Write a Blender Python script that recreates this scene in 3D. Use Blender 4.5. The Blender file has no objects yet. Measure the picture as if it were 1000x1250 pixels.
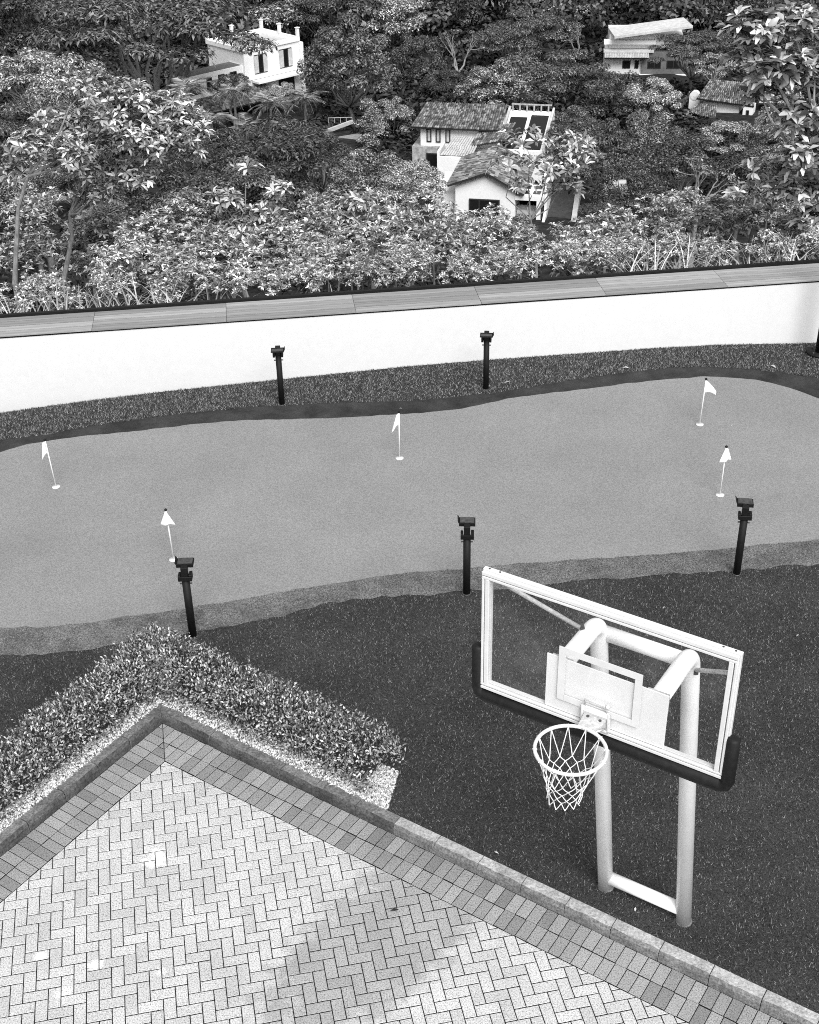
import bpy, bmesh, math, random
import numpy as np
from mathutils import Vector, Matrix

random.seed(7)
RNG = np.random.default_rng(7)
SC = bpy.context.scene
COL = SC.collection

# ------------------------------------------------------------------ camera, sky, sun, exposure
CAM_H, PITCH, ROLL, FPX = 8.895, 0.56004, -0.02121, 1590.5      # eye height, tilt, roll, focal length in px of a 1000 px wide frame
_f = Vector((0, math.cos(PITCH), -math.sin(PITCH)))
_u = Vector((0, math.sin(PITCH), math.cos(PITCH)))
_r = Vector((1, 0, 0))
CR = _r * math.cos(ROLL) + _u * math.sin(ROLL)
CU = _u * math.cos(ROLL) - _r * math.sin(ROLL)
cam = bpy.data.cameras.new('camera')
cam.sensor_fit = 'HORIZONTAL'; cam.sensor_width = 36; cam.lens = 36 * FPX / 1000
cam.clip_start = 0.1; cam.clip_end = 1500
camo = bpy.data.objects.new('camera', cam); COL.objects.link(camo)
camo.matrix_world = Matrix(((CR.x, CU.x, -_f.x, 0), (CR.y, CU.y, -_f.y, 0), (CR.z, CU.z, -_f.z, CAM_H), (0, 0, 0, 1)))
SC.camera = camo

SUN_EL, SUN_AZ = math.radians(49), math.radians(165)            # compass-like: 0 = +Y, clockwise
w = bpy.data.worlds.new('World'); SC.world = w; w.use_nodes = True
nt = w.node_tree; nt.nodes.clear()
sky = nt.nodes.new('ShaderNodeTexSky'); sky.sky_type = 'NISHITA'; sky.sun_disc = False
sky.sun_elevation = SUN_EL; sky.sun_rotation = SUN_AZ
bw = nt.nodes.new('ShaderNodeRGBToBW')                          # the photograph is black and white
bg = nt.nodes.new('ShaderNodeBackground'); bg.inputs['Strength'].default_value = 0.10
out = nt.nodes.new('ShaderNodeOutputWorld')
nt.links.new(sky.outputs[0], bw.inputs[0]); nt.links.new(bw.outputs[0], bg.inputs[0]); nt.links.new(bg.outputs[0], out.inputs[0])
sun = bpy.data.lights.new('sun', 'SUN'); sun.energy = 1.5; sun.angle = math.radians(34); sun.color = (1, 1, 1)
suno = bpy.data.objects.new('sun', sun); COL.objects.link(suno)
sd = Vector((math.sin(SUN_AZ) * math.cos(SUN_EL), math.cos(SUN_AZ) * math.cos(SUN_EL), math.sin(SUN_EL)))
suno.rotation_euler = (-sd).to_track_quat('-Z', 'Y').to_euler()
suno.location = (0, 0, 30)
SC.view_settings.view_transform = 'Standard'; SC.view_settings.look = 'None'
SC.view_settings.gamma = 1; SC.view_settings.use_curve_mapping = False
SC.view_settings.exposure = 1.4
SC.cycles.max_bounces = 6; SC.cycles.diffuse_bounces = 3; SC.cycles.glossy_bounces = 2
SC.cycles.transmission_bounces = 3; SC.cycles.transparent_max_bounces = 8
SC.cycles.filter_width = 1.0; SC.cycles.use_denoising = False
SC.cycles.caustics_reflective = False; SC.cycles.caustics_refractive = False


def at(px, py, Y):
    """the point of the place seen at photo pixel (px, py), Y metres in front of the building"""
    d = CR * ((px - 500) / FPX) + CU * (-(py - 625) / FPX) + _f
    t = Y / d.y
    return Vector((d.x * t, Y, CAM_H + d.z * t))


def mpp(p):
    """metres per photo pixel at point p"""
    return ((p - Vector((0, 0, CAM_H))).dot(_f)) / FPX


# ------------------------------------------------------------------ materials
def mat(name, tone, rough=0.7, spec=0.3, build=None, metallic=0.0):
    m = bpy.data.materials.new(name); m.use_nodes = True
    t = m.node_tree; b = t.nodes['Principled BSDF']
    b.inputs['Base Color'].default_value = (tone, tone, tone, 1)
    b.inputs['Roughness'].default_value = rough; b.inputs['Specular IOR Level'].default_value = spec
    b.inputs['Metallic'].default_value = metallic
    if build: build(t, b)
    return m


def N(t, kind, **kw):
    n = t.nodes.new('ShaderNode' + kind)
    for k, v in kw.items():
        if k.startswith('_'): setattr(n, k[1:], v)
        else: n.inputs[k.replace('__', ' ')].default_value = v
    return n


def L(t, a, b): t.links.new(a, b)


def pos(t): return N(t, 'NewGeometry').outputs['Position']


def objco(t): return N(t, 'TexCoord').outputs['Object']


def noise(t, co, scale, detail=3, rough=0.6, stretch=None):
    n = N(t, 'TexNoise', Scale=scale, Detail=detail, Roughness=rough)
    if stretch:
        mp = N(t, 'Mapping'); mp.inputs['Scale'].default_value = stretch
        L(t, co, mp.inputs['Vector']); co = mp.outputs[0]
    L(t, co, n.inputs['Vector'])
    return n.outputs[0]


def ramp(t, fac, stops):
    r = N(t, 'ValToRGB'); e = r.color_ramp.elements
    while len(e) < len(stops): e.new(0.5)
    for i, (p, v) in enumerate(stops):
        e[i].position = p; e[i].color = (v, v, v, 1)
    L(t, fac, r.inputs[0]); return r.outputs[0]


def math2(t, op, a, b):
    m = N(t, 'Math', _operation=op)
    for i, x in enumerate((a, b)):
        if hasattr(x, 'links'): L(t, x, m.inputs[i])
        else: m.inputs[i].default_value = x
    return m.outputs[0]


def bump(t, b, h, strength=0.4, dist=0.01):
    n = N(t, 'Bump', Strength=strength, Distance=dist); L(t, h, n.inputs['Height']); L(t, n.outputs[0], b.inputs['Normal'])


def setcol(t, b, v): L(t, v, b.inputs['Base Color'])


def two_scale(lo, hi, fine, coarse, bs=0.3, bd=0.006, stretch=None, patch=0.25, objspace=False):
    """fine speckle times broad patches"""
    def f(t, b):
        p = objco(t) if objspace else pos(t)
        a = ramp(t, noise(t, p, fine, 2, 0.7, stretch), [(0.3, lo), (0.7, hi)])
        c = ramp(t, noise(t, p, coarse, 4), [(0.3, 1 - patch), (0.7, 1 + patch)])
        setcol(t, b, math2(t, 'MULTIPLY', a, c))
        if bs: bump(t, b, noise(t, p, fine, 3, 0.7, stretch), bs, bd)
    return f


def brick_build(lo, hi, src, field):
    def f(t, b):
        rnd = N(t, 'ObjectInfo').outputs['Random'] if src == 'obj' else N(t, 'NewGeometry').outputs['Random Per Island']
        base = ramp(t, rnd, [(0.0, lo), (0.25, lo + (hi - lo) * .45), (0.7, lo + (hi - lo) * .75), (1.0, hi)])
        p = pos(t)
        sp = ramp(t, noise(t, p, 85, 3, 0.85), [(0.36, 0.22), (0.465, 0.86), (0.56, 1.05), (0.68, 1.4)])
        v = math2(t, 'MULTIPLY', base, sp)
        dirt = ramp(t, noise(t, p, 2.3, 5, 0.65), [(0.3, 0.9), (0.62, 1.06)])
        v = math2(t, 'MULTIPLY', v, dirt)
        blot = ramp(t, noise(t, p, 11, 4, 0.7), [(0.25, 0.55), (0.36, 1.0)])
        v = math2(t, 'MULTIPLY', v, blot)
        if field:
            # a darker patch with its own outline, and a few paler spots
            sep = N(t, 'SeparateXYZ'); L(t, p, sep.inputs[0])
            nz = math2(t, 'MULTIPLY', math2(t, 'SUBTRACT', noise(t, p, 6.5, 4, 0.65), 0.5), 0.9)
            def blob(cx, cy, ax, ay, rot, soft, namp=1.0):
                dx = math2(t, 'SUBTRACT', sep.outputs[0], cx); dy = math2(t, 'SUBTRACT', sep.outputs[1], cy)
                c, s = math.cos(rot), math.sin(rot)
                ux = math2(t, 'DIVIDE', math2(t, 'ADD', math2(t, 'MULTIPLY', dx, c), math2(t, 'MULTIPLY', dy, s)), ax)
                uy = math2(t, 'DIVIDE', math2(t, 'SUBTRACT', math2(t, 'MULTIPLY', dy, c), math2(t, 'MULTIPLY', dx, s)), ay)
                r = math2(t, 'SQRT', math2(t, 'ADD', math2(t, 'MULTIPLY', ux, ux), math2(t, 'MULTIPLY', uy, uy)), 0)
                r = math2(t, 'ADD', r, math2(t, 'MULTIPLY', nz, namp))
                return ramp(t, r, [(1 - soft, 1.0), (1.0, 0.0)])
            patch_mask = blob(-0.26, 7.5, 1.6, 0.66, .85, 0.3, 1.2)
            v = math2(t, 'MULTIPLY', v, math2(t, 'SUBTRACT', 1.0, math2(t, 'MULTIPLY', patch_mask, 0.33)))
            for (cx, cy, a, k) in PALE_SPOTS:  # paler spots added to the brick colour
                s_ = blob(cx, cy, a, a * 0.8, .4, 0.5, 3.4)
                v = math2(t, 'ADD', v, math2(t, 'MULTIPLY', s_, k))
        setcol(t, b, math2(t, 'MINIMUM', v, 0.86))
        bump(t, b, noise(t, p, 150, 3, 0.7), 0.35, 0.003)
    return f


def leaf_mat(name, lo, hi, rough=0.42, spec=0.5, trans=0.12):
    m = bpy.data.materials.new(name); m.use_nodes = True
    t = m.node_tree; b = t.nodes['Principled BSDF']; o = t.nodes['Material Output']
    g = N(t, 'NewGeometry'); rnd = g.outputs['Random Per Island']
    info = N(t, 'ObjectInfo').outputs['Random']
    v = ramp(t, rnd, [(0.0, lo), (0.42, lo + (hi - lo) * .17), (0.75, lo + (hi - lo) * .55), (1.0, hi)])
    v = math2(t, 'MULTIPLY', v, ramp(t, info, [(0, 0.7), (1, 1.3)]))
    setcol(t, b, v)
    b.inputs['Roughness'].default_value = rough; b.inputs['Specular IOR Level'].default_value = spec
    tr = N(t, 'BsdfTranslucent'); L(t, v, tr.inputs['Color'])
    mx = N(t, 'MixShader', Fac=trans); L(t, b.outputs[0], mx.inputs[1]); L(t, tr.outputs[0], mx.inputs[2]); L(t, mx.outputs[0], o.inputs[0])
    return m


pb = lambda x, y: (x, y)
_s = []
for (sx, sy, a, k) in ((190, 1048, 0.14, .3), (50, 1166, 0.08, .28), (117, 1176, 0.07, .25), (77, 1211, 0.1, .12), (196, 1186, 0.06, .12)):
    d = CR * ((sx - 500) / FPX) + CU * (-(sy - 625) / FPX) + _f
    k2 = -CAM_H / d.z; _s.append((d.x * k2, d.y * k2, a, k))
PALE_SPOTS = _s

M = {}
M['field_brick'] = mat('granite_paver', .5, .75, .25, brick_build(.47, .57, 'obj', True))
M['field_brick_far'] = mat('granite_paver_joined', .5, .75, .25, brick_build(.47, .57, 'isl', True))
M['border_brick'] = mat('grey_paver', .3, .75, .25, brick_build(.20, .35, 'obj', False))
M['mortar'] = mat('joint_sand', .05, .95, .1, two_scale(.005, .014, 60, 3, 0.5, .004))
M['kerb_dark'] = mat('dark_kerb_stone', .1, .85, .2, two_scale(.035, .11, 45, 4, 0.6, .01, patch=.45))
M['kerb_mid'] = mat('grey_kerb_stone', .2, .85, .2, two_scale(.08, .24, 50, 5, 0.6, .01, patch=.35))
M['kerb_pale'] = mat('pale_kerb_stone', .4, .85, .2, two_scale(.22, .5, 50, 5, 0.6, .01, patch=.3))
M['turf'] = mat('dark_turf', .02, .9, .1, two_scale(.016, .07, 80, 1.2, 0.8, .012))
M['turf_blade'] = leaf_mat('dark_turf_blade', .012, .21, .6, .3, .1)
M['rough_blade'] = leaf_mat('rough_turf_blade', .025, .28, .6, .3, .1)
M['band_blade'] = leaf_mat('fringe_turf_blade', .07, .34, .6, .3, .1)
M['rough'] = mat('rough_turf', .05, .9, .1, two_scale(.015, .06, 60, 2, 0.8, .012))
M['edging'] = mat('edging_turf', .035, .9, .1, two_scale(.02, .055, 90, 3, 0.4, .004, patch=.4))
M['band'] = mat('fringe_turf', .17, .9, .1, two_scale(.07, .22, 50, 4, 0.7, .01, patch=.35))
M['green'] = mat('putting_turf', .3, .9, .1, two_scale(.15, .30, 66, .7, 0.35, .004, patch=.09))
M['wall_white'] = mat('white_render', .62, .8, .2, two_scale(.60, .63, 8, .7, 0.06, .002, patch=.012))
M['house_white'] = mat('house_render', .8, .8, .2, two_scale(.78, .86, 6, .5, 0, patch=.04))
M['house_stone'] = mat('house_stone', .35, .85, .2, two_scale(.2, .5, 3, .6, 0, patch=.2))
M['house_grey'] = mat('house_cladding', .12, .7, .3, two_scale(.1, .15, 3, .5, 0, patch=.2))
M['tile'] = mat('clay_tile', .2, .8, .2, lambda t, b: setcol(t, b, math2(t, 'MULTIPLY', ramp(t, N(t, 'NewGeometry').outputs['Random Per Island'], [(0, .05), (.5, .14), (1, .34)]), ramp(t, noise(t, pos(t), 1.2, 4), [(.3, .75), (.7, 1.25)]))))
M['slab'] = mat('roof_slab', .5, .8, .2, two_scale(.42, .6, 2.5, .4, 0, patch=.12))
M['dark_glass'] = mat('dark_window_glass', .012, .08, .5)
M['frame_dark'] = mat('dark_frame', .03, .5, .3)
M['interior'] = mat('dark_interior', .02, .9, .1)
def plankf(t, b, tone=.26):
    base = tone
    g = noise(t, objco(t), 22, 4, .65, (0.05, 2.2, 1))
    v = math2(t, 'MULTIPLY', base, ramp(t, g, [(.3, .62), (.65, 1.15)]))
    setcol(t, b, v); bump(t, b, g, .3, .004)
for _i, _t in enumerate((.23, .27, .30, .34)): M['plank%d' % _i] = mat('weathered_decking', _t, .7, .25, lambda t, b, q=_t: plankf(t, b, q))
M['black_metal'] = mat('black_powder_coat', .007, .6, .2, two_scale(.005, .009, 40, 3, 0.05, .001))
M['black_rubber'] = mat('black_padding', .008, .6, .25, two_scale(.006, .012, 30, 3, 0.1, .002))
M['lamp_glass'] = mat('grey_lamp_face', .05, .5, .25, two_scale(.035, .075, 30, 5, 0))
M['white_paint'] = mat('white_gloss_paint', .72, .32, .45, two_scale(.66, .74, 14, 1.3, 0.04, .002, patch=.05))
M['post_paint'] = mat('white_post_paint', .86, .36, .4, two_scale(.90, .95, 9, 1.6, 0.05, .002, patch=.06))
M['white_plate'] = mat('white_plate', .86, .45, .35, two_scale(.84, .9, 6, 1.1, 0, patch=.04))
M['stripe'] = mat('target_stripe_paint', .58, .5, .3, two_scale(.66, .71, 12, 2, 0, patch=.05))
M['grey_steel'] = mat('grey_steel', .5, .45, .4, two_scale(.4, .58, 40, 5, 0.1, .002))
M['dark_steel'] = mat('dark_steel', .06, .5, .4)
M['cord'] = mat('white_cord', .8, .8, .2)
M['flag'] = mat('white_cloth', .85, .85, .15)
M['pebble'] = mat('white_pebble', .7, .7, .25, lambda t, b: setcol(t, b, ramp(t, N(t, 'NewGeometry').outputs['Random Per Island'], [(0, .12), (.3, .4), (1, .85)])))
M['pebble_bed'] = mat('pebble_bed', .4, .9, .2, two_scale(.06, .2, 70, 6, .5, .01))
M['soil'] = mat('forest_soil', .02, .95, .1, two_scale(.012, .04, 1.5, .2, 0))
M['lawn'] = mat('pale_lawn', .3, .95, .1, two_scale(.2, .34, 3, .4, 0))
M['driveway'] = mat('dark_driveway', .05, .5, .3, two_scale(.035, .06, 2, .4, 0))
def barkf(lo, hi):
    def f(t, b):
        v = ramp(t, noise(t, pos(t), 14, 4, .7, (1, 1, .35)), [(.3, lo), (.7, hi)]); setcol(t, b, v)
    return f
M['bark'] = mat('bark', .12, .85, .2, barkf(.06, .2))
M['bark_pale'] = mat('pale_bark', .25, .85, .2, barkf(.14, .36))
M['leaf_near'] = leaf_mat('broad_glossy_leaf', .05, .95, .32, .8, .12)
M['leaf_big'] = leaf_mat('large_leathery_leaf', .03, .72, .34, .6, .1)
M['leaf_fine'] = leaf_mat('fine_feathery_leaf', .012, .27, .5, .35, .1)
M['leaf_mid'] = leaf_mat('mid_leaf', .015, .4, .42, .5, .1)
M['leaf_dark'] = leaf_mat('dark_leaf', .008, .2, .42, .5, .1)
M['leaf_pale'] = leaf_mat('pale_leaf', .05, .9, .45, .45, .15)
M['under_leaf'] = leaf_mat('understory_leaf', .006, .07, .5, .4, .08)
M['leaf_light'] = leaf_mat('light_leaf', .025, .78, .42, .5, .12)  # lighter leaf tone for some of the round trees
M['hedge_leaf'] = leaf_mat('hedge_leaf', .008, .95, .4, .5, .12)
M['palm_leaf'] = leaf_mat('palm_leaflet', .02, .6, .4, .5, .1)
M['grass_leaf'] = leaf_mat('tall_grass_blade', .15, .65, .5, .4, .2)
M['twig'] = mat('hedge_twig', .04, .9, .1)
M['dry_leaf'] = leaf_mat('dry_leaf', .45, .7, .6, .2, .2)
M['dark_dry_leaf'] = leaf_mat('dark_dry_leaf', .03, .06, .6, .2, .1)
def glassf(name):
    m = bpy.data.materials.new(name); m.use_nodes = True
    t = m.node_tree; t.nodes.clear(); o = N(t, 'OutputMaterial')
    tr = N(t, 'BsdfTransparent'); tr.inputs[0].default_value = (.985, .985, .985, 1)
    gl = N(t, 'BsdfGlossy', Roughness=.06); df = N(t, 'BsdfDiffuse'); df.inputs[0].default_value = (.8, .8, .8, 1)
    lw = N(t, 'LayerWeight', Blend=.5)
    fr = math2(t, 'ADD', math2(t, 'MULTIPLY', math2(t, 'POWER', lw.outputs['Facing'], 4.0), .4), .02)
    mx = N(t, 'MixShader'); L(t, fr, mx.inputs[0]); L(t, tr.outputs[0], mx.inputs[1]); L(t, gl.outputs[0], mx.inputs[2])
    dirt = ramp(t, noise(t, objco(t), 2.2, 5, .7), [(.5, 0.005), (.8, .05)])   # smears of dust on the pane
    m2 = N(t, 'MixShader'); L(t, dirt, m2.inputs[0]); L(t, mx.outputs[0], m2.inputs[1]); L(t, df.outputs[0], m2.inputs[2])
    L(t, m2.outputs[0], o.inputs[0]); return m
M['glass'] = glassf('backboard_glass')

# ------------------------------------------------------------------ mesh helpers
class MB:
    def __init__(s): s.v = []; s.f = []; s.n = 0
    def add(s, vs, fs):
        k = s.n; s.v.extend([tuple(x) for x in vs]); s.f.extend([tuple(i + k for i in f) for f in fs]); s.n += len(vs); return s
    def box(s, c, size, yaw=0, pitch=0, roll=0):
        R_ = Matrix.Rotation(yaw, 3, 'Z') @ Matrix.Rotation(roll, 3, 'Y') @ Matrix.Rotation(pitch, 3, 'X')
        h = [x / 2 for x in size]
        vs = [Vector(c) + R_ @ Vector((sx * h[0], sy * h[1], sz * h[2])) for sx in (-1, 1) for sy in (-1, 1) for sz in (-1, 1)]
        return s.add(vs, [(0, 1, 3, 2), (4, 6, 7, 5), (0, 4, 5, 1), (2, 3, 7, 6), (0, 2, 6, 4), (1, 5, 7, 3)])
    def bb(s, a, b): return s.box([(a[i] + b[i]) / 2 for i in range(3)], [abs(b[i] - a[i]) for i in range(3)])
    def prism(s, poly, z0, z1):
        n = len(poly); vs = [(p[0], p[1], z0) for p in poly] + [(p[0], p[1], z1) for p in poly]
        return s.add(vs, [tuple(range(n - 1, -1, -1)), tuple(range(n, 2 * n))] + [(i, (i + 1) % n, n + (i + 1) % n, n + i) for i in range(n)])
    def tube(s, pts, rad, sides=8, cap=True):
        pts = [Vector(p) for p in pts]; n = len(pts)
        rad = [rad] * n if not hasattr(rad, '__len__') else rad
        up = None; rings = []
        for i, p in enumerate(pts):
            d = (pts[min(i + 1, n - 1)] - pts[max(i - 1, 0)])
            d = d.normalized() if d.length > 1e-9 else Vector((0, 0, 1))
            if up is None: up = d.orthogonal().normalized()
            else:
                up = up - d * up.dot(d); up = up.normalized() if up.length > 1e-6 else d.orthogonal().normalized()
            b = d.cross(up)
            rings.append([p + (up * math.cos(2 * math.pi * k / sides) + b * math.sin(2 * math.pi * k / sides)) * rad[i] for k in range(sides)])
        vs = [v for r in rings for v in r]; fs = []
        for i in range(n - 1):
            for k in range(sides):
                a = i * sides + k; b = i * sides + (k + 1) % sides
                fs.append((a, b, b + sides, a + sides))
        if cap: fs.append(tuple(range(sides - 1, -1, -1))); fs.append(tuple(range((n - 1) * sides, n * sides)))
        return s.add(vs, fs)
    def quad(s, a, b, c, d): return s.add([a, b, c, d], [(0, 1, 2, 3)])
    def build(s, name, m, parent=None, smooth=False, bevel=0):
        me = bpy.data.meshes.new(name); me.from_pydata(s.v, [], s.f)
        bm = bmesh.new(); bm.from_mesh(me); bmesh.ops.recalc_face_normals(bm, faces=bm.faces)
        if bevel: bmesh.ops.bevel(bm, geom=list(bm.edges), offset=bevel, segments=1, affect='EDGES', clamp_overlap=True)
        bm.to_mesh(me); bm.free()
        return link(name, me, m, parent, smooth)


def link(name, me, m, parent=None, smooth=False):
    if m is not None and not me.materials: me.materials.append(m)
    if smooth:
        me.polygons.foreach_set('use_smooth', np.ones(len(me.polygons), bool))
    o = bpy.data.objects.new(name, me); COL.objects.link(o)
    if parent is not None: o.parent = parent
    return o


def mesh_np(name, V, F):
    """V (n,3) floats, F list of equal-length int arrays (m,k)"""
    me = bpy.data.meshes.new(name)
    V = np.asarray(V, np.float32); me.vertices.add(len(V)); me.vertices.foreach_set('co', V.ravel())
    F = [np.asarray(f, np.int32) for f in (F if isinstance(F, list) else [F])]
    tot = sum(f.size for f in F); me.loops.add(tot); me.loops.foreach_set('vertex_index', np.concatenate([f.ravel() for f in F]))
    sizes = np.concatenate([np.full(len(f), f.shape[1], np.int32) for f in F])
    st = np.concatenate([[0], np.cumsum(sizes)[:-1]]).astype(np.int32)
    me.polygons.add(len(sizes)); me.polygons.foreach_set('loop_start', st); me.polygons.foreach_set('loop_total', sizes)
    me.update(calc_edges=True); return me


def tag(o, label=None, cat=None, group=None, kind=None):
    if label: o['label'] = label
    if cat: o['category'] = cat
    if group: o['group'] = group
    if kind: o['kind'] = kind
    return o


def empty(name, loc, yaw=0):
    o = bpy.data.objects.new(name, None); COL.objects.link(o); o.location = loc; o.rotation_euler = (0, 0, yaw)
    o.empty_display_size = .3; return o


def copy_tree(o, parent=None):
    c = o.copy(); COL.objects.link(c); c.parent = parent
    for ch in list(o.children): copy_tree(ch, c)
    return c


def unit(a): return a / np.maximum(np.linalg.norm(a, axis=1, keepdims=True), 1e-9)


def rvec(n, r=RNG): return unit(r.normal(size=(n, 3)))


def leaf_quads(C, D, Nn, ln, wd, fold=.25):
    """one pointed two-triangle leaf per row: base C, direction D, face normal Nn"""
    n = len(C); D = unit(D); S = unit(np.cross(D, Nn)); Nn = np.cross(S, D)
    ln = np.broadcast_to(ln, n)[:, None]; wd = np.broadcast_to(wd, n)[:, None]
    mid = C + D * ln * .5
    V = np.stack([C, mid + S * wd * .5 + Nn * wd * fold, C + D * ln, mid - S * wd * .5 + Nn * wd * fold], 1).reshape(-1, 3)
    b = np.arange(n)[:, None] * 4
    return V, np.concatenate([b + [0, 1, 2], b + [0, 2, 3]], 0)


def broad_leaves(C, D, Nn, ln, wd, droop=.25):
    """obovate leaf, four triangles and one bend"""
    n = len(C); D = unit(D); S = unit(np.cross(D, Nn)); Nn = np.cross(S, D)
    ln = np.broadcast_to(ln, n)[:, None]; wd = np.broadcast_to(wd, n)[:, None]
    p1 = C + D * ln * .58 + Nn * ln * .05; p2 = C + D * ln - Nn * ln * droop
    V = np.stack([C, p1 + S * wd * .5, p1 - S * wd * .5, p2 + S * wd * .14, p2 - S * wd * .14, p1 - Nn * wd * .14], 1).reshape(-1, 3)
    b = np.arange(n)[:, None] * 6
    return V, np.concatenate([b + x for x in ([0, 1, 5], [0, 5, 2], [1, 3, 5], [5, 3, 4], [5, 4, 2])], 0)


def whorls(P, A, leaf, k, rng, elev=(.05, .75), wr=.36):
    """k leaves spread round each twig end P with axis A"""
    n = len(P); A = unit(A)
    ref = np.where(np.abs(A[:, 2:3]) < .9, np.array([[0, 0, 1.]]), np.array([[1., 0, 0]]))
    X = unit(np.cross(A, ref)); Y = np.cross(A, X)
    ph = rng.uniform(0, 6.28, n)[:, None] + np.arange(k)[None] * (6.2832 / k) + rng.normal(0, .22, (n, k))
    el = rng.uniform(elev[0], elev[1], (n, k))
    D = (X[:, None] * np.cos(ph)[..., None] + Y[:, None] * np.sin(ph)[..., None]) * np.cos(el)[..., None] + A[:, None] * np.sin(el)[..., None]
    Nn = A[:, None] * np.cos(el)[..., None] - (X[:, None] * np.cos(ph)[..., None] + Y[:, None] * np.sin(ph)[..., None]) * np.sin(el)[..., None]
    C = np.repeat(P[:, None], k, 1) + A[:, None] * rng.uniform(-.12, .12, (n, k, 1)) * leaf + D * leaf * .08
    ln = leaf * rng.uniform(.65, 1.15, n * k)
    return broad_leaves(C.reshape(-1, 3), D.reshape(-1, 3), Nn.reshape(-1, 3), ln, ln * wr * rng.uniform(.85, 1.2, n * k), .22)


# ------------------------------------------------------------------ the ground
KX = Vector((-2.5833, 10.2138, 0))
DR = Vector((math.cos(math.radians(-34.17)), math.sin(math.radians(-34.17)), 0)); NR = Vector((-DR.y, DR.x, 0))
DL = -Vector((math.cos(math.radians(55.93)), math.sin(math.radians(55.93)), 0)); NL = Vector((DL.y, -DL.x, 0))
ZT = 0.09
def RP(l, o, z=0): return KX + DR * l + NR * o + Vector((0, 0, z))      # along the right kerb
def LP(l, o, z=0): return KX + DL * l + NL * o + Vector((0, 0, z))      # along the left kerb
def CP(o, z=0):                                                         # the mitre where both offsets meet
    A = np.array([[DR.x, -DL.x], [DR.y, -DL.y]]); b = (KX + NL * o) - (KX + NR * o)
    t = np.linalg.solve(A, np.array([b.x, b.y])); p = KX + NR * o + DR * t[0]
    return Vector((p.x, p.y, z))

def pchip(xs, pts):
    px_ = np.array([p[0] for p in pts]); py_ = np.array([p[1] for p in pts])
    y = np.interp(xs, px_, py_); k = np.exp(-np.linspace(-2, 2, 13) ** 2); k /= k.sum()
    return np.convolve(np.pad(y, 6, 'edge'), k, 'valid')

GX = np.arange(-13, 14.01, .06)
WALL = lambda x: 17.50 + (x + 5.91) * .1191
B0y = WALL(GX) - .003
B0z = np.interp(GX, [-9, -6.13, -4.9, -3.7, -1.9, 0, 1.3, 2.6, 3.9, 5, 6.4, 9], [-.25, -.146, -.056, .007, .068, .13, .14, .135, .13, .104, .022, -.02])
B1y = pchip(GX, [(-13, 13), (-8, 14.3), (-6.6, 15.6), (-5.76, 16.19), (-5.09, 16.3), (-4.44, 16.57), (-3.54, 16.8), (-2.37, 17.01), (-1.17, 17.08), (.03, 17.11), (1.25, 17.29), (2.51, 17.69), (3.8, 18.0), (4.57, 18.04), (5.05, 17.96), (5.63, 17.79), (6.19, 17.57), (7.2, 16.8), (8, 15.6), (13, 13)])
B2y = pchip(GX, [(-13, 12.4), (-7.4, 13.6), (-7, 14.6), (-6.4, 15.35), (-5.67, 15.83), (-5.27, 16.07), (-4.61, 16.24), (-4.05, 16.33), (-3.03, 16.53), (-2.33, 16.62), (-1.15, 16.62), (-.21, 16.68), (.75, 16.81), (1.48, 17.12), (2.47, 17.34), (3.74, 17.63), (4.56, 17.71), (5.21, 17.59), (5.64, 17.32), (6.01, 16.91), (6.7, 16.1), (7.3, 14.9), (13, 14)])
B3y = pchip(GX, [(-13, 12.4), (-7.4, 13.5), (-6.8, 12.7), (-5.8, 12.0), (-4.63, 11.77), (-4.08, 11.76), (-3.45, 11.88), (-2.83, 12.01), (-1.91, 12.23), (-.98, 12.48), (-.02, 12.69), (.67, 12.75), (1.95, 12.88), (2.94, 12.96), (3.95, 13.07), (4.98, 13.21), (6.2, 13.5), (7.3, 14.5), (13, 14)])
B4y = pchip(GX, [(-13, 11.4), (-7, 11.7), (-5.6, 11.3), (-4.49, 11.23), (-3.96, 11.24), (-3.45, 11.38), (-2.75, 11.52), (-1.87, 11.75), (-.96, 12.1), (-.21, 12.22), (.64, 12.27), (1.41, 12.36), (1.9, 12.45), (2.87, 12.53), (3.84, 12.58), (4.83, 12.68), (6.5, 12.9), (8.5, 13.4), (13, 13.2)])
# uneven, hand-cut edges
for B, a in ((B1y, .012), (B2y, .010), (B3y, .012), (B4y, .03)): B += np.convolve(RNG.normal(0, a, len(B) + 2), [.3, .5, .3], 'valid')
B4y = np.minimum(B4y, B3y - .02)

def strip(name, top, topz, bot, botz, m, rows):
    V = []; n = len(GX)
    for r in range(rows + 1):
        k = r / rows; V.append(np.stack([GX, bot + (top - bot) * k, botz + (topz - botz) * k + 0 * GX], 1))
    V = np.concatenate(V); i = np.arange(n - 1)
    F = np.concatenate([np.stack([i + r * n, i + 1 + r * n, i + 1 + (r + 1) * n, i + (r + 1) * n], 1) for r in range(rows)])
    me = mesh_np(name, V, F); return tag(link(name, me, m, smooth=True), kind='structure')

ZG = ZT + .006
strip('rough_turf', B0y, B0z, B1y, ZG, M['rough'], 6)
strip('edging_turf', B1y, ZG, np.maximum(B2y, B3y), ZG, M['edging'], 1)
gi = B2y > B3y
strip('putting_green', np.maximum(B2y, B3y), ZG, B3y, ZG, M['green'], 12)
strip('fringe_turf', B3y, ZG, B4y, ZG, M['band'], 2)
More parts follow.
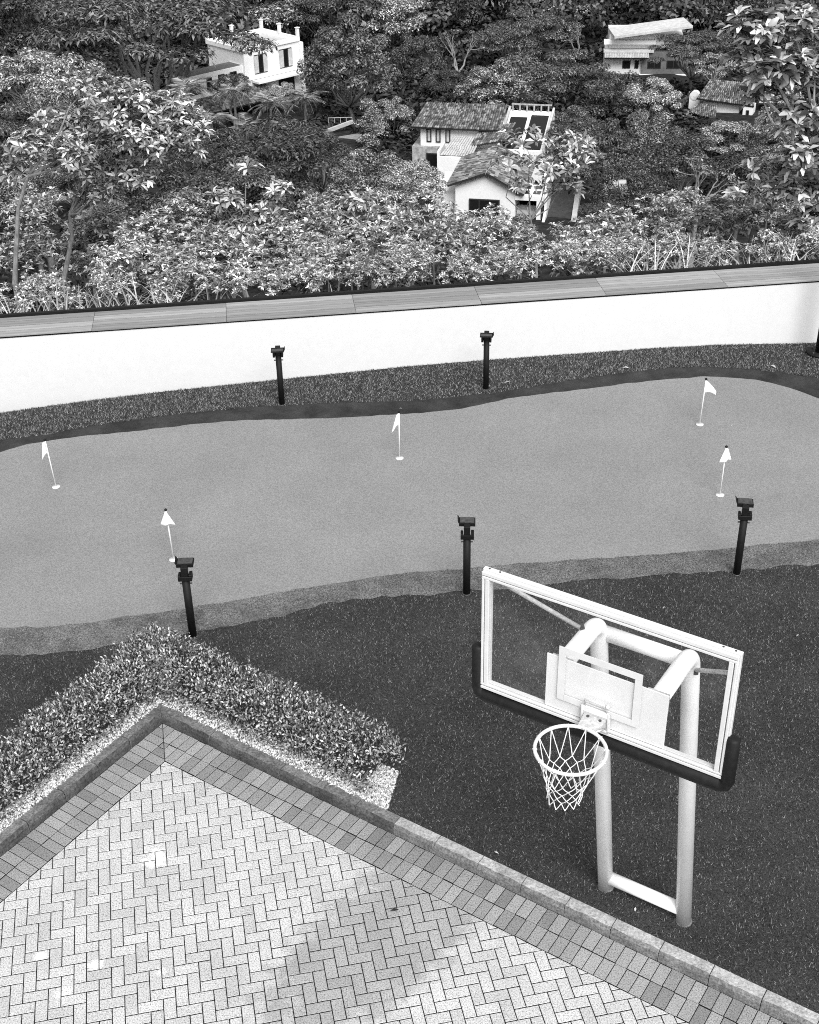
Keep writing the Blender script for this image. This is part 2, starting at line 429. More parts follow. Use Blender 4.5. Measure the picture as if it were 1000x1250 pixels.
# dark turf sheet up to the fringe, cut round the kerb
KB = .10
poly = [RP(9.5, KB), CP(KB), LP(7, KB)]
poly = [(p.x, p.y, ZT) for p in poly] + [(-13, 4, ZT), (-13, 12.0, ZT)]
poly += [(x, y, ZT) for x, y in zip(GX[::10], B4y[::10] + .06)] + [(13, 4.9, ZT)]
bm = bmesh.new(); vs = [bm.verts.new(p) for p in poly]; es = [bm.edges.new((vs[i], vs[(i + 1) % len(vs)])) for i in range(len(vs))]
bmesh.ops.triangle_fill(bm, edges=es, use_beauty=True)
me = bpy.data.meshes.new('dark_turf'); bm.to_mesh(me); bm.free()
tag(link('dark_turf', me, M['turf']), kind='structure')

def blades(name, XY, Z, h, wdt, m, lean=.9, seed=3):
    r = np.random.default_rng(seed); n = len(XY)
    a = r.uniform(0, 6.28, n); l = r.uniform(.2, lean, n) * h
    C = np.c_[XY, Z]; s = np.c_[np.cos(a), np.sin(a), 0 * a] * wdt / 2
    b = r.uniform(0, 6.28, n); tip = C + np.c_[np.cos(b) * l, np.sin(b) * l, h * r.uniform(.5, 1.1, n)]
    V = np.stack([C - s, C + s, tip], 1).reshape(-1, 3)
    return tag(link(name, mesh_np(name, V, np.arange(3 * n).reshape(-1, 3)), m), kind='stuff')

def in_turf(P):
    q = P - np.array([KX.x, KX.y])
    r_ = q @ np.array([NR.x, NR.y]); l_ = q @ np.array([NL.x, NL.y])
    return (np.maximum(r_, l_) > .14) & (P[:, 1] < np.interp(P[:, 0], GX, B4y) - .0)
P = np.c_[RNG.uniform(-8, 9.5, 560000), RNG.uniform(4.2, 13.4, 560000)]
P = P[in_turf(P)]; P = P[np.abs(P[:, 0]) < .335 * P[:, 1] + 3.4]
blades('turf_blades', P, np.full(len(P), ZT), .022, .0085, M['turf_blade'], 1.4)
x = RNG.uniform(-10, 11, 86000); k = RNG.uniform(0, 1, 86000)
y0, y1 = np.interp(x, GX, B1y), np.interp(x, GX, B0y)
blades('rough_turf_blades', np.c_[x, y0 + (y1 - y0) * k], ZG + (np.interp(x, GX, B0z) - ZG) * k, .03, .012, M['rough_blade'], 1.2, 4)
x = RNG.uniform(-5, 6, 26000); k = RNG.uniform(0, 1, 26000); y0, y1 = np.interp(x, GX, B4y), np.interp(x, GX, B3y)
blades('fringe_turf_blades', np.c_[x, y0 + (y1 - y0) * k], np.full(26000, ZG), .014, .01, M['band_blade'], 1.3, 5)

# ------------------------------------------------------------------ paving: base, herringbone bricks, border bricks, kerb stones
pv = MB()
c0, f0, l0 = CP(.05), RP(10, .05), LP(7, .05)
pv.prism([(l0.x, l0.y), (c0.x, c0.y), (f0.x, f0.y), (6, -2), (-6, -2)][::-1], -.25, -.0045)
pavement = tag(pv.build('pavement', M['mortar']), kind='structure')

def clip(poly, p0, n, off):
    o = []
    for i in range(len(poly)):
        a, b = poly[i], poly[(i + 1) % len(poly)]
        da, db = (a - p0).dot(n) - off, (b - p0).dot(n) - off
        if da <= 0: o.append(a)
        if da * db < 0: o.append(a + (b - a) * (da / (da - db)))
    return o
def area(p): return abs(sum(p[i].x * p[(i + 1) % len(p)].y - p[(i + 1) % len(p)].x * p[i].y for i in range(len(p)))) / 2
def inset(poly, d):
    n = len(poly); o = []
    sgn = 1 if sum(poly[i].x * poly[(i + 1) % n].y - poly[(i + 1) % n].x * poly[i].y for i in range(n)) > 0 else -1
    for i in range(n):
        a, b, c = poly[i - 1], poly[i], poly[(i + 1) % n]
        e1 = (b - a).normalized(); e2 = (c - b).normalized()
        n1 = Vector((-e1.y, e1.x, 0)) * sgn; n2 = Vector((-e2.y, e2.x, 0)) * sgn
        k = max(.35, 1 + n1.dot(n2)); o.append(b + (n1 + n2) * (d / k))
    return o
def side_slots(me, n):
    me.materials.append(M['mortar'])                                # the sides carry joint dirt
    for i in range(1, n + 1): me.polygons[i].material_index = 1
def brick_data(poly, rnd):
    """a chamfered prism, top near z = 0, slightly out of level"""
    n = len(poly); bev = .003
    t = inset(poly, bev); c = sum(poly, Vector()) / n
    dz, sx, sy = rnd.uniform(-.001, .0012), rnd.uniform(-.008, .008), rnd.uniform(-.008, .008)
    h = lambda p: dz + (p.x - c.x) * sx + (p.y - c.y) * sy
    vs = [(p.x - c.x, p.y - c.y, -.03) for p in poly] + [(p.x - c.x, p.y - c.y, h(p) - bev * .8) for p in poly] + [(p.x - c.x, p.y - c.y, h(p)) for p in t]
    fs = [tuple(range(2 * n, 3 * n))] + [(i, (i + 1) % n, n + (i + 1) % n, n + i) for i in range(n)] + [(n + i, n + (i + 1) % n, 2 * n + (i + 1) % n, 2 * n + i) for i in range(n)]
    return c, vs, fs

LA, LS = 0.19392, 0.10148
LO = Vector((-3.20454, 8.39315, 0))
ex = Vector((math.cos(LA), math.sin(LA), 0)) * LS; ey = Vector((-math.sin(LA), math.cos(LA), 0)) * LS
FO = -.412
cells = []
rnd = random.Random(5)
for a in range(-60, 61):
    for b in range(-40, 41):
        o1 = a + 2 * b; o2 = a - 2 * b                               # lattice generated by (1,1) and (2,-2)
        if not (-30 < o1 < 75 and -60 < o2 < 25): continue
        for (u, v, w_, h_) in ((o1, o2, 2, 1), (o1 + 2, o2 - 1, 1, 2)):
            g = .0038
            q = [LO + ex * (u + g / LS) + ey * (v + g / LS), LO + ex * (u + w_ - g / LS) + ey * (v + g / LS), LO + ex * (u + w_ - g / LS) + ey * (v + h_ - g / LS), LO + ex * (u + g / LS) + ey * (v + h_ - g / LS)]
            cen = (q[0] + q[2]) / 2
            if cen.y < 4.6 or abs(cen.x) > .335 * (cen.y * .847 + 8.9 * .531) + .9: continue
            q = clip(q, KX, NR, FO - .004)
            if len(q) > 2: q = clip(q, KX, NL, FO - .004)
            if len(q) < 3 or area(q) < .0006: continue
            # drop slivers produced by clipping
            r = [q[0]]
            for p in q[1:]:
                if (p - r[-1]).length > .004: r.append(p)
            if (r[0] - r[-1]).length < .004: r.pop()
            if len(r) >= 3: cells.append((cen, r, len(r) == 4 and area(r) > .0185))
cells.sort(key=lambda c: (c[0] - Vector((0, 0, CAM_H))).length)
def in_view(p):
    d = p - Vector((0, 0, CAM_H)); z = d.dot(_f); return abs(d.dot(CR) / z) * FPX < 512 and abs(d.dot(CU) / z) * FPX < 637
cells = [c for c in cells if in_view(c[0])] + [c for c in cells if not in_view(c[0])]
far = MB(); shared = {}
for i, (cen, q, whole) in enumerate(cells):
    if i < 300:
        c, vs, fs = brick_data(q, rnd)
        if whole:
            key = (round((q[1] - q[0]).length, 2), rnd.randrange(6))
            if key not in shared:
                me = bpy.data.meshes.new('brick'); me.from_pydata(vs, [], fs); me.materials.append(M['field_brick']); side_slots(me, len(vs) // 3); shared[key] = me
            me = shared[key]
        else:
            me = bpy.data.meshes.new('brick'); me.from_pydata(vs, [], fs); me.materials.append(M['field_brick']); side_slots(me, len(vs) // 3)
        o = link('brick', me, M['field_brick'], pavement); o.location = (c.x, c.y, 0)
    else:
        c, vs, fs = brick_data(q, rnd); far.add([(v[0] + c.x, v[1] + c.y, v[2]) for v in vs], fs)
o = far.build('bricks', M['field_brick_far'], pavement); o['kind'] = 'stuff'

bb_ = MB()
c0, f0, l0 = CP(-.02), RP(10, -.02), LP(7, -.02); c1, f1, l1 = CP(-.39), RP(10, -.39), LP(7, -.39)
bb_.prism([(f0.x, f0.y), (c0.x, c0.y), (l0.x, l0.y), (l1.x, l1.y), (c1.x, c1.y), (f1.x, f1.y)], -.2, -.004)
border = tag(bb_.build('paving_border', M['mortar']), kind='structure')
border_shared = {}
nb = 0
for side, PF, lmax in (('r', RP, 7.9), ('l', LP, 3.6)):
    oth = NL if side == 'r' else NR
    for row in range(2):
        n = int((lmax + .6) / .105)
        for i in range(n):
            l = -.35 + i * .105 + (row * .006); g = .003
            o0, o1 = (-.002 - .205 * row - g, -.205 * (row + 1) + g)
            j = rnd.uniform(-.003, .003)
            q = [PF(l + g, o1 + j), PF(l + .105 - g, o1 + j), PF(l + .105 - g, o0 + j), PF(l + g, o0 + j)]
            # mitre at the corner: keep the side nearer this kerb
            mit = (KX + (NR + NL) * -1 - KX).normalized(); side_n = Vector((-mit.y, mit.x, 0))
            if side_n.dot(DR) > 0: side_n = -side_n
            if side == 'l': side_n = -side_n
            full = len(q)
            q = clip(q, KX, side_n, -.003)
            if len(q) < 3 or area(q) < .0008: continue
            cen = sum(q, Vector()) / len(q)
            if not in_view(cen) and not in_view(cen + Vector((.25, 0, 0))) and not in_view(cen - Vector((.25, 0, 0))) and l > 1: continue
            c, vs, fs = brick_data(q, rnd)
            me = None
            if len(q) == 4 and area(q) > .0193:
                key = (side, rnd.randrange(5))
                if key not in border_shared:
                    me = bpy.data.meshes.new('border_brick'); me.from_pydata(vs, [], fs); me.materials.append(M['border_brick']); side_slots(me, len(vs) // 3); border_shared[key] = me
                me = border_shared[key]
            else:
                me = bpy.data.meshes.new('border_brick'); me.from_pydata(vs, [], fs); me.materials.append(M['border_brick']); side_slots(me, len(vs) // 3)
            o = link('border_brick', me, M['border_brick'], border); o.location = (c.x, c.y, 0); nb += 1

kerb_bed = MB(); c0, f0, l0 = CP(.015), RP(10, .015), LP(7, .015); c1, f1, l1 = CP(.115), RP(10, .115), LP(7, .115)
kerb_bed.prism([(l0.x, l0.y), (c0.x, c0.y), (f0.x, f0.y), (f1.x, f1.y), (c1.x, c1.y), (l1.x, l1.y)], -.2, .085)
kerb = tag(kerb_bed.build('kerb', M['mortar']), kind='structure')
def kerb_stone(PF, a, b, pa, pb_, m):
    """a stone from a to b; pa / pb_ : mitre the end at the corner"""
    prof = [(0.0, -.02), (.002, .075), (.024, .112), (.128, .112), (.13, -.02)]
    n = 5; rows = []
    for k in range(n + 1):
        l = a + (b - a) * k / n; ring = []
        for (o_, z_) in prof:
            ll = l
            if k == 0 and pa: ll = a - o_
            jit = (rnd.uniform(-.006, .006), rnd.uniform(-.006, .006)) if z_ > 0 and 0 < o_ < .12 else (0, 0)
            p = PF(ll, o_ + jit[0], z_ + jit[1]); ring.append(p)
        rows.append(ring)
    mb = MB(); vs = [p for r_ in rows for p in r_]; q = len(prof); fs = [tuple(range(q)), tuple(range(n * q, n * q + q))[::-1]]
    for k in range(n):
        for j in range(q - 1): fs.append((k * q + j, k * q + j + 1, (k + 1) * q + j + 1, (k + 1) * q + j))
    mb.add(vs, fs); o = mb.build('kerb_stone', m, kerb); me = o.data
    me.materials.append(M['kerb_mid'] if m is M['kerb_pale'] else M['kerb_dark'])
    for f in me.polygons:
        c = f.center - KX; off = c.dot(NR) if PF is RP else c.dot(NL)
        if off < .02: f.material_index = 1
    return o
js = [0, .147, .634, 1.078, 1.531, 1.954, 2.428, 2.864, 3.307, 3.76, 4.2, 4.63, 5.062, 5.5, 5.94, 6.378, 6.82, 7.26, 7.7, 8.15]
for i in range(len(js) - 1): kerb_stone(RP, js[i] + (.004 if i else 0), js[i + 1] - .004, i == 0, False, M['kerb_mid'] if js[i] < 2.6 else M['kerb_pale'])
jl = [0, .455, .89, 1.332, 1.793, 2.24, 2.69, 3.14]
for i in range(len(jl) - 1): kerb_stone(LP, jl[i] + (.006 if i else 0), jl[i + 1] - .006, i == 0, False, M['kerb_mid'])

# ------------------------------------------------------------------ gravel strip and hedge
def legs(n, rr, ll, o0, o1):
    """random points in the two-legged strip"""
    tot = rr + ll; u = RNG.uniform(0, tot, n); o = RNG.uniform(o0, o1, n)
    right = u < rr; l = np.where(right, u, u - rr); l = np.where(l < .55, l * (.55 + o) / .55 - o, l)
    X = np.where(right, KX.x + DR.x * l + NR.x * o, KX.x + DL.x * l + NL.x * o); Y = np.where(right, KX.y + DR.y * l + NR.y * o, KX.y + DL.y * l + NL.y * o)
    return np.c_[X, Y], o
g = MB(); a0, a1 = CP(.12), CP(.6); e0, e1 = RP(2.72, .12), RP(2.52, .60); l0, l1 = LP(3.4, .12), LP(3.4, .6)
g.add([(p.x, p.y, ZT + .006) for p in (l0, a0, e0, e1, a1, l1)], [(0, 1, 4, 5), (1, 2, 3, 4)])
tag(g.build('gravel_bed', M['pebble_bed']), kind='structure')
n = 16500
P, o = legs(n, 2.72, 3.2, .12, .48); qq = (P - np.array([KX.x, KX.y])); lr = qq @ np.array([DR.x, DR.y]); orr = qq @ np.array([NR.x, NR.y])
extra = np.c_[RNG.uniform(2.2, 2.72, 2500), RNG.uniform(.13, .62, 2500)]
extra = extra[extra[:, 0] < 2.76 - extra[:, 1] * .4]
P = np.concatenate([P[~((lr > 2.71 - orr * .38) & (orr > 0) & (lr > 0))], np.c_[KX.x + DR.x * extra[:, 0] + NR.x * extra[:, 1], KX.y + DR.y * extra[:, 0] + NR.y * extra[:, 1]]])
n = len(P); r_ = RNG.uniform(.008, .017, n)
oc = np.array([[1, 0, 0], [-1, 0, 0], [0, 1, 0], [0, -1, 0], [0, 0, 1], [0, 0, -1]], float)
V = np.c_[P, ZT + .008 + RNG.uniform(0, .012, n)][:, None] + (oc[None] * r_[:, None, None] * RNG.uniform(.6, 1.3, (n, 6, 1)) + RNG.normal(0, .001, (n, 6, 3)))
of = np.array([[0, 2, 4], [2, 1, 4], [1, 3, 4], [3, 0, 4], [2, 0, 5], [1, 2, 5], [3, 1, 5], [0, 3, 5]])
tag(link('white_gravel', mesh_np('white_gravel', V.reshape(-1, 3), (np.arange(n)[:, None, None] * 6 + of).reshape(-1, 3)), M['pebble'], smooth=False), kind='stuff')

hedge = tag(empty('hedge', (KX.x, KX.y, ZT)), 'low clipped hedge of small pale leaves turning the corner of the paving', 'hedge')
def hedge_surface(n):
    """points and outward normals on a rounded box section swept along both legs"""
    rr, ll = 2.52, 3.5; u = RNG.uniform(-.78, rr + ll + .78, n)
    s = RNG.uniform(0, 1, n); oi, oo, zt = .178, .67, .44
    # section: inner face, top, outer face
    sec = np.where(s < .24, 0, np.where(s < .78, 1, 2)); k = np.where(sec == 0, (s / .24) ** .7, np.where(sec == 1, (s - .24) / .54, (s - .78) / .22))
    o = np.where(sec == 0, oi + .05 * (1 - k) - .03 * k, np.where(sec == 1, oi + (oo - oi) * k, oo)); z = np.where(sec == 0, .03 + (zt - .03) * k, np.where(sec == 1, zt, zt * (1 - k) + .05))
    no = np.where(sec == 0, -1., np.where(sec == 1, (k - .5) * .9, 1.)); nz = np.where(sec == 0, .25, np.where(sec == 1, 1., .2))
    right = u < rr; l = np.where(right, u, rr + ll - u); l = np.where(l < -o, -o + np.abs(l + o) * .4, l)
    return right, l, o, z, no, nz
n = 33000
right, l, o, z, no, nz = hedge_surface(n)
lump = np.sin(l * 9.1 + 1.3) * np.sin(l * 4.3) * .025 + np.sin(l * 23 + o * 17) * .014 + np.sin(l * 41 + 2) * np.sin(o * 37) * .02
o = o + no * (lump + RNG.normal(-.012, .035, n)); z = z + np.where(nz > .9, lump + RNG.normal(-.01, .035, n), 0)
z = np.where(right & (l > 2.3), z * (1 - (l - 2.3) * 1.2), z)
# both legs meet in a mitre: pull points that cross it back
Dx = np.where(right, DR.x, DL.x); Dy = np.where(right, DR.y, DL.y); Nx = np.where(right, NR.x, NL.x); Ny = np.where(right, NR.y, NL.y)
X = Dx * l + Nx * o; Y = Dy * l + Ny * o
Nn = unit(np.c_[Nx * no, Ny * no, nz] + RNG.normal(0, .5, (n, 3)) + np.array([0, 0, .35]))
D = unit(np.cross(Nn, rvec(n)) + Nn * .55 + np.array([0, 0, .3]))
V, F = leaf_quads(np.c_[X, Y, z], D, Nn, RNG.uniform(.026, .05, n), RNG.uniform(.014, .022, n))
# dark solid core added among the stems, standing in for the hedge's inner shade
link('foliage', mesh_np('foliage', V, F), M['hedge_leaf'], hedge)
core = MB()
ca, cb = CP(.31) - KX, CP(.63) - KX; ra, rb = RP(2.36, .31) - KX, RP(2.30, .63) - KX; la_, lb_ = LP(3.5, .31) - KX, LP(3.5, .63) - KX
core.prism([(la_.x, la_.y), (ca.x, ca.y), (ra.x, ra.y), (rb.x, rb.y), (cb.x, cb.y), (lb_.x, lb_.y)], .05, .33)
for i in range(150):
    rg = rnd.random() < .45; l_ = rnd.uniform(.1, 2.35 if rg else 3.4); D_, N_ = (DR, NR) if rg else (DL, NL)
    p = D_ * l_ + N_ * rnd.uniform(.28, .36); q = p + D_ * rnd.uniform(-.08, .08) - N_ * rnd.uniform(-.02, .08) + Vector((0, 0, .3))
    core.tube([p, (p + q) / 2 + Vector((rnd.uniform(-.02, .02), 0, 0)), q], .004, 4)
core.build('stems_and_shade_core', M['twig'], hedge)  # holds the dark core as well as the stems

# ------------------------------------------------------------------ the parapet wall with its decked top
WD = Vector((1, .1191, 0)).normalized(); WN = Vector((-WD.y, WD.x, 0)); WYAW = math.atan2(WD.y, WD.x); WO = Vector((-5.91, 17.5, 0))
WT = 1.085
wall = tag(empty('parapet_wall', (0, WALL(0), 0), WYAW), 'long low white rendered wall with a weathered plank top behind the putting green', 'wall')
b = MB(); b.bb((-12, 0, -.8), (12, .68, WT - .035)); b.build('wall_body', M['wall_white'], wall)
b = MB(); b.bb((-12, .012, WT - .034), (12, .70, WT - .004)); b.build('coping_shadow_strip', M['black_metal'], wall)  # dark strip put in for the shadow gap below the planks
sx = lambda wx: (Vector((wx, WALL(wx), 0)) - Vector((0, WALL(0), 0))).dot(WD)
jx = [-12, -10.3, -8.4, -6.5, -4.60, -2.65, -.74, 1.15, 3.06, 4.96, 6.87, 8.77, 12]
for i in range(len(jx) - 1):
    a, c = sx(jx[i]) + .002, sx(jx[i + 1]) - .002
    for k in range(4):
        y0 = -.025 + k * .171; dz = rnd.uniform(-.002, .003)
        b = MB(); L_ = c - a; b.bb((-L_ / 2, 0, 0), (L_ / 2, .146, .026)); o = b.build('plank', M['plank%d' % ((k * 5 + i * 3 + rnd.randrange(2)) % 4)], wall, bevel=.003)
        o.location = ((a + c) / 2, y0, WT + dz - .002)
b = MB(); b.bb((-12, .645, WT - .003), (12, .665, WT + .06)); b.bb((-12, .6651, WT + .045), (12, .71, WT + .06)); b.build('rear_lip', M['black_metal'], wall)

# ------------------------------------------------------------------ bollard lamps
def make_lamp():
    r = empty('bollard_lamp', (0, 0, 0))
    b = MB(); b.tube([(0, 0, -.02), (0, 0, .80)], .043, 20); b.build('post', M['black_metal'], r, True)
    b = MB(); b.bb((-.036, -.036, .80), (.036, .036, .93)); b.build('neck', M['black_metal'], r, bevel=.004)
    b = MB(); b.bb((-.072, -.045, .775), (-.044, .045, .84)); b.bb((.044, -.045, .775), (.078, .045, .848)); b.bb((-.072, -.058, .775), (.078, -.0455, .83)); b.build('clamp', M['black_metal'], r, bevel=.004)
    hd = MB()
    hd.box((0, .115, .915), (.185, .115, .02), pitch=.10)
    hd.box((-.094, .112, .932), (.008, .13, .05), pitch=.10, roll=-.5)
    hd.box((-.058, .052, .91), (.068, .014, .045)); hd.box((.058, .052, .91), (.068, .014, .045)); hd.box((0, .045, .90), (.054, .014, .025)); h = hd.build('floodlight', M['black_metal'], r, bevel=.002)
    f = MB(); f.box((0, .118, .929), (.16, .10, .005), pitch=.10); f.build('lens', M['lamp_glass'], h)
    for s in (-1, 1):
        b = MB(); b.tube([(s * .04, 0, .715), (s * .066, 0, .715)], .009, 8); b.build('bolt', M['dark_steel'], r, True)
    b = MB(); b.tube([(0, 0, 0), (0, 0, .008)], .052, 20); b.build('base_ring', M['dark_steel'], r, True)
    return r
lamp0 = make_lamp(); GL = 'bollard lamps round the putting green'
spots = [((-2.43, 11.54), .02, 'black bollard lamp beside the hedge corner, nearest the front left flag'),
         ((.64, 12.24), -.06, 'black bollard lamp just behind the left corner of the basketball backboard'),
         ((3.82, 12.52), -.16, 'black bollard lamp at the right, standing beyond the right end of the backboard'),
         ((-1.84, 17.09), math.pi + .05, 'black bollard lamp in front of the white wall, left of the middle flag'),
         ((1.18, 17.45), math.pi - .1, 'black bollard lamp in front of the white wall, right of the middle flag')]
for i, ((x, y), yaw, lab) in enumerate(spots):
    o = lamp0 if i == 0 else copy_tree(lamp0)
    o.location = (x, y, ZG); o.rotation_euler = (0, 0, yaw); tag(o, lab, 'lamp', GL)

pole = tag(empty('lamp_post', (6.46, 18.50, ZG - .03)), 'tall black round post on a disc base at the right end of the wall', 'post')
b = MB(); b.tube([(0, 0, 0), (0, 0, 4.2)], .072, 20); b.build('post', M['black_metal'], pole, True)
b = MB(); b.tube([(0, 0, 0), (0, 0, .03)], .2, 28); f = b.build('base_plate', M['black_metal'], pole, True)
for k in range(4):
    b = MB(); a = k * math.pi / 2 + .6; b.tube([(math.cos(a) * .15, math.sin(a) * .15, .03), (math.cos(a) * .15, math.sin(a) * .15, .055)], .014, 6); b.build('bolt', M['dark_steel'], f)

# ------------------------------------------------------------------ flags on the green
def make_flag(kind, seed):
    r = empty('golf_flag', (0, 0, 0)); rr = random.Random(seed)
    b = MB(); b.tube([(0, 0, .0), (0, 0, .70)], .0085, 8); b.build('stick', M['white_paint'], r, True)
    b = MB(); b.tube([(0, 0, .70), (0, 0, .712), (0, 0, .728)], [.012, .02, .012], 10); b.build('finial', M['black_metal'], r, True)
    b = MB(); b.tube([(0, 0, .002), (0, 0, .012)], .055, 24); b.build('cup_rim', M['white_paint'], r, True)
    # draped cloth: u runs out from the stick, v down it
    nu, nv = 9, 8; V = []
    for i in range(nu + 1):
        for j in range(nv + 1):
            u, v = i / nu, j / nv
            if kind == 'tent':        # hangs in a fold on both sides of the stick
                a = (u - .5) * 2; half = .08 * (.14 + v); x = a * half; z = .695 - v * .165 - abs(a) * .02 * v; y = -.012 - .035 * (1 - abs(a)) * v + .012 * math.sin(a * 5)
            elif kind == 'droop':     # slack pennant hanging down one side
                x = -(.01 + .10 * u * (.3 + .7 * v)) ; z = .695 - v * .17 * (1 - .25 * u) - u * (.10 * v + .02) - .05 * u * u * v; y = .018 * math.sin(u * 6 + v) * u - .01
            else:                     # half-blown pennant to the right
                x = .006 + .15 * u ; z = .695 - v * .19 * (1 - .72 * u) - u * .115 - .045 * u * u; y = .03 * math.sin(u * 5) * u - .012
            V.append((x, y, z))
    F = [(i * (nv + 1) + j, (i + 1) * (nv + 1) + j, (i + 1) * (nv + 1) + j + 1, i * (nv + 1) + j + 1) for i in range(nu) for j in range(nv)]
    b = MB(); b.add(V, F); o = b.build('cloth', M['flag'], r, True)
    md = o.modifiers.new('thickness', 'SOLIDIFY'); md.thickness = .002
    return r
FG = 'golf flags on the putting green'
for (x, y), kind, yaw, tilt, lab in (
        ((-4.67, 14.84), 'droop', -.1, (0, -.045), 'white golf flag hanging limp at the far left edge of the green'),
        ((-2.86, 13.06), 'tent', .05, (0, -.02), 'white golf flag folded like a tent, its stick just behind the left front lamp'),
        ((-.12, 15.41), 'droop', .15, (0, .01), 'white golf flag in the middle of the green, below and between the two wall lamps'),
        ((4.12, 16.19), 'blown', .1, (0, .03), 'white golf flag lifted to the right, farthest to the back right of the green'),
        ((4.00, 14.28), 'tent', .5, (0, .01), 'white golf flag standing close behind the right bollard lamp')):
    r = make_flag(kind, 1); r.location = (x, y, ZG); r.rotation_euler = (tilt[0], tilt[1], yaw); tag(r, lab, 'flag', FG)

# ------------------------------------------------------------------ basketball goal
BA = -0.57574
hoop = tag(empty('basketball_hoop', (1.22694, 6.68532, 0), BA), 'white basketball goal with clear backboard, black edge padding and white net', 'basketball hoop')
def arc_path(a, b, c, rad, n=8):
    a, b, c = Vector(a), Vector(b), Vector(c); d1, d2 = (a - b).normalized(), (c - b).normalized()
    p1, p2 = b + d1 * rad, b + d2 * rad
    return [a] + [(p1 * (1 - t) ** 2 + b * 2 * t * (1 - t) + p2 * t * t) for t in [i / n for i in range(n + 1)]] + [c]
ZP = ZT - .02
for x0, x1 in ((-.29, -.285), (.43, .405)):
    p = arc_path((x0, 1.20, ZP), (x1, .60, 3.35), (x1, .055, 3.35), .13, 10)
    b = MB(); b.tube(p, .064, 24); b.build('post', M['post_paint'], hoop, True)
    b = MB(); b.tube([(x0, 1.20, ZP + .0), (x0, 1.20, ZT + .012)], [.076, .068], 20); b.build('base_collar', M['kerb_mid'], hoop, True)
b = MB(); b.tube([(-.285, .66, 3.22), (.405, .66, 3.22)], .056, 20); b.build('crossbar', M['post_paint'], hoop, True)
b = MB(); b.tube([(-.29, 1.18, .235), (.43, 1.18, .235)], .056, 20); b.build('crossbar', M['post_paint'], hoop, True)
# frame
xo, xi, zb, zb2, zt, zt2 = .895, .839, 2.915, 2.962, 3.915, 3.862
def bar(p, q, wx, z):                                              # front strip, recessed seal, deeper rear channel
    m_ = MB()
    (x0, z0), (x1, z1) = p, q
    if z:
        za = z0 + (z1 - z0) * (.42 if z1 > 3.8 else .58); m_.bb((x0, 0, z0), (x1, .024, za - .004)); m_.bb((x0, 0, za + .004), (x1, .024, z1))
    else:
        xa = x0 + (x1 - x0) * (.62 if x1 > 0 else .38); m_.bb((x0, 0, z0), (xa - .004, .024, z1)); m_.bb((xa + .004, 0, z0), (x1, .024, z1))
    m_.bb((x0 + .006, .0245, z0 + .006 if z else z0), (x1 - .006, .0295, z1 - .006 if z else z1))
    m_.bb((x0 - .008 if x0 < 0 else x0, .030, z0), (x1 + .008 if x1 > 0 else x1, .064, z1 + (.008 if z1 > 3.8 else 0))); return m_.build('frame_bar', M['white_paint'], hoop, bevel=.0025)
bar((-xo, zt2), (xo, zt), 0, 1); bar((-xo, zb), (xo, zb2), 0, 1)
bar((-xo, zb2 + .001), (-xi, zt2 - .001), 0, 0); bar((xi, zb2 + .001), (xo, zt2 - .001), 0, 0)
b = MB(); b.bb((-xi - .01, .008, zb2 - .01), (xi + .01, .018, zt2 + .01)); b.build('glass_pane', M['glass'], hoop)
for s in (-1, 1):
    for k, xx in enumerate((.86, .78)):
        b = MB(); b.tube([(s * xx, .045, zt + .007), (s * xx, .045, zt + .012)], .007, 8); b.build('screw', M['dark_steel'], hoop)
# edge padding
b = MB()
b.tube([(-.93, .03, 3.265), (-.93, .03, 3.25), (-.93, .03, 2.90), (-.915, .03, 2.865), (-.88, .03, 2.85), (.88, .03, 2.85), (.915, .03, 2.865), (.93, .03, 2.90), (.93, .03, 3.25), (.93, .03, 3.265)], [.03, .046, .048, .052, .056, .056, .052, .048, .046, .03], 14)
b.build('edge_pad', M['black_rubber'], hoop, True)
# target plate behind the glass, target square on it
b = MB(); b.bb((-.395, .021, 2.966), (.482, .030, 3.415)); b.build('target_plate', M['white_plate'], hoop, bevel=.001)
for a, c in (((-.30, 3.472), (.30, 3.525)), ((-.30, 3.075), (-.25, 3.471)), ((.25, 3.075), (.30, 3.471)), ((-.249, 3.075), (.249, 3.125))):
    b = MB(); b.bb((a[0], .0035, a[1]), (c[0], .0075, c[1])); b.build('target_stripe', M['stripe'], hoop)
# plates that carry the arms
for x1 in (-.285, .405):
    b = MB(); b.bb((x1 - .075, .031, 3.26), (x1 + .075, .045, 3.414)); b.build('arm_plate', M['grey_steel'], hoop)
# struts from the frame corners back to the arms
for pts in ([(-.85, .075, 3.84), (-.32, .40, 3.40)], [(.86, .075, 3.73), (.45, .60, 3.22)]):
    b = MB(); b.tube(pts, .016, 10); s_ = b.build('strut', M['grey_steel'], hoop, True)
    b = MB(); q = Vector(pts[1]); b.box(q, (.03, .05, .05), yaw=.6); b.build('strut_bracket', M['dark_steel'], s_)
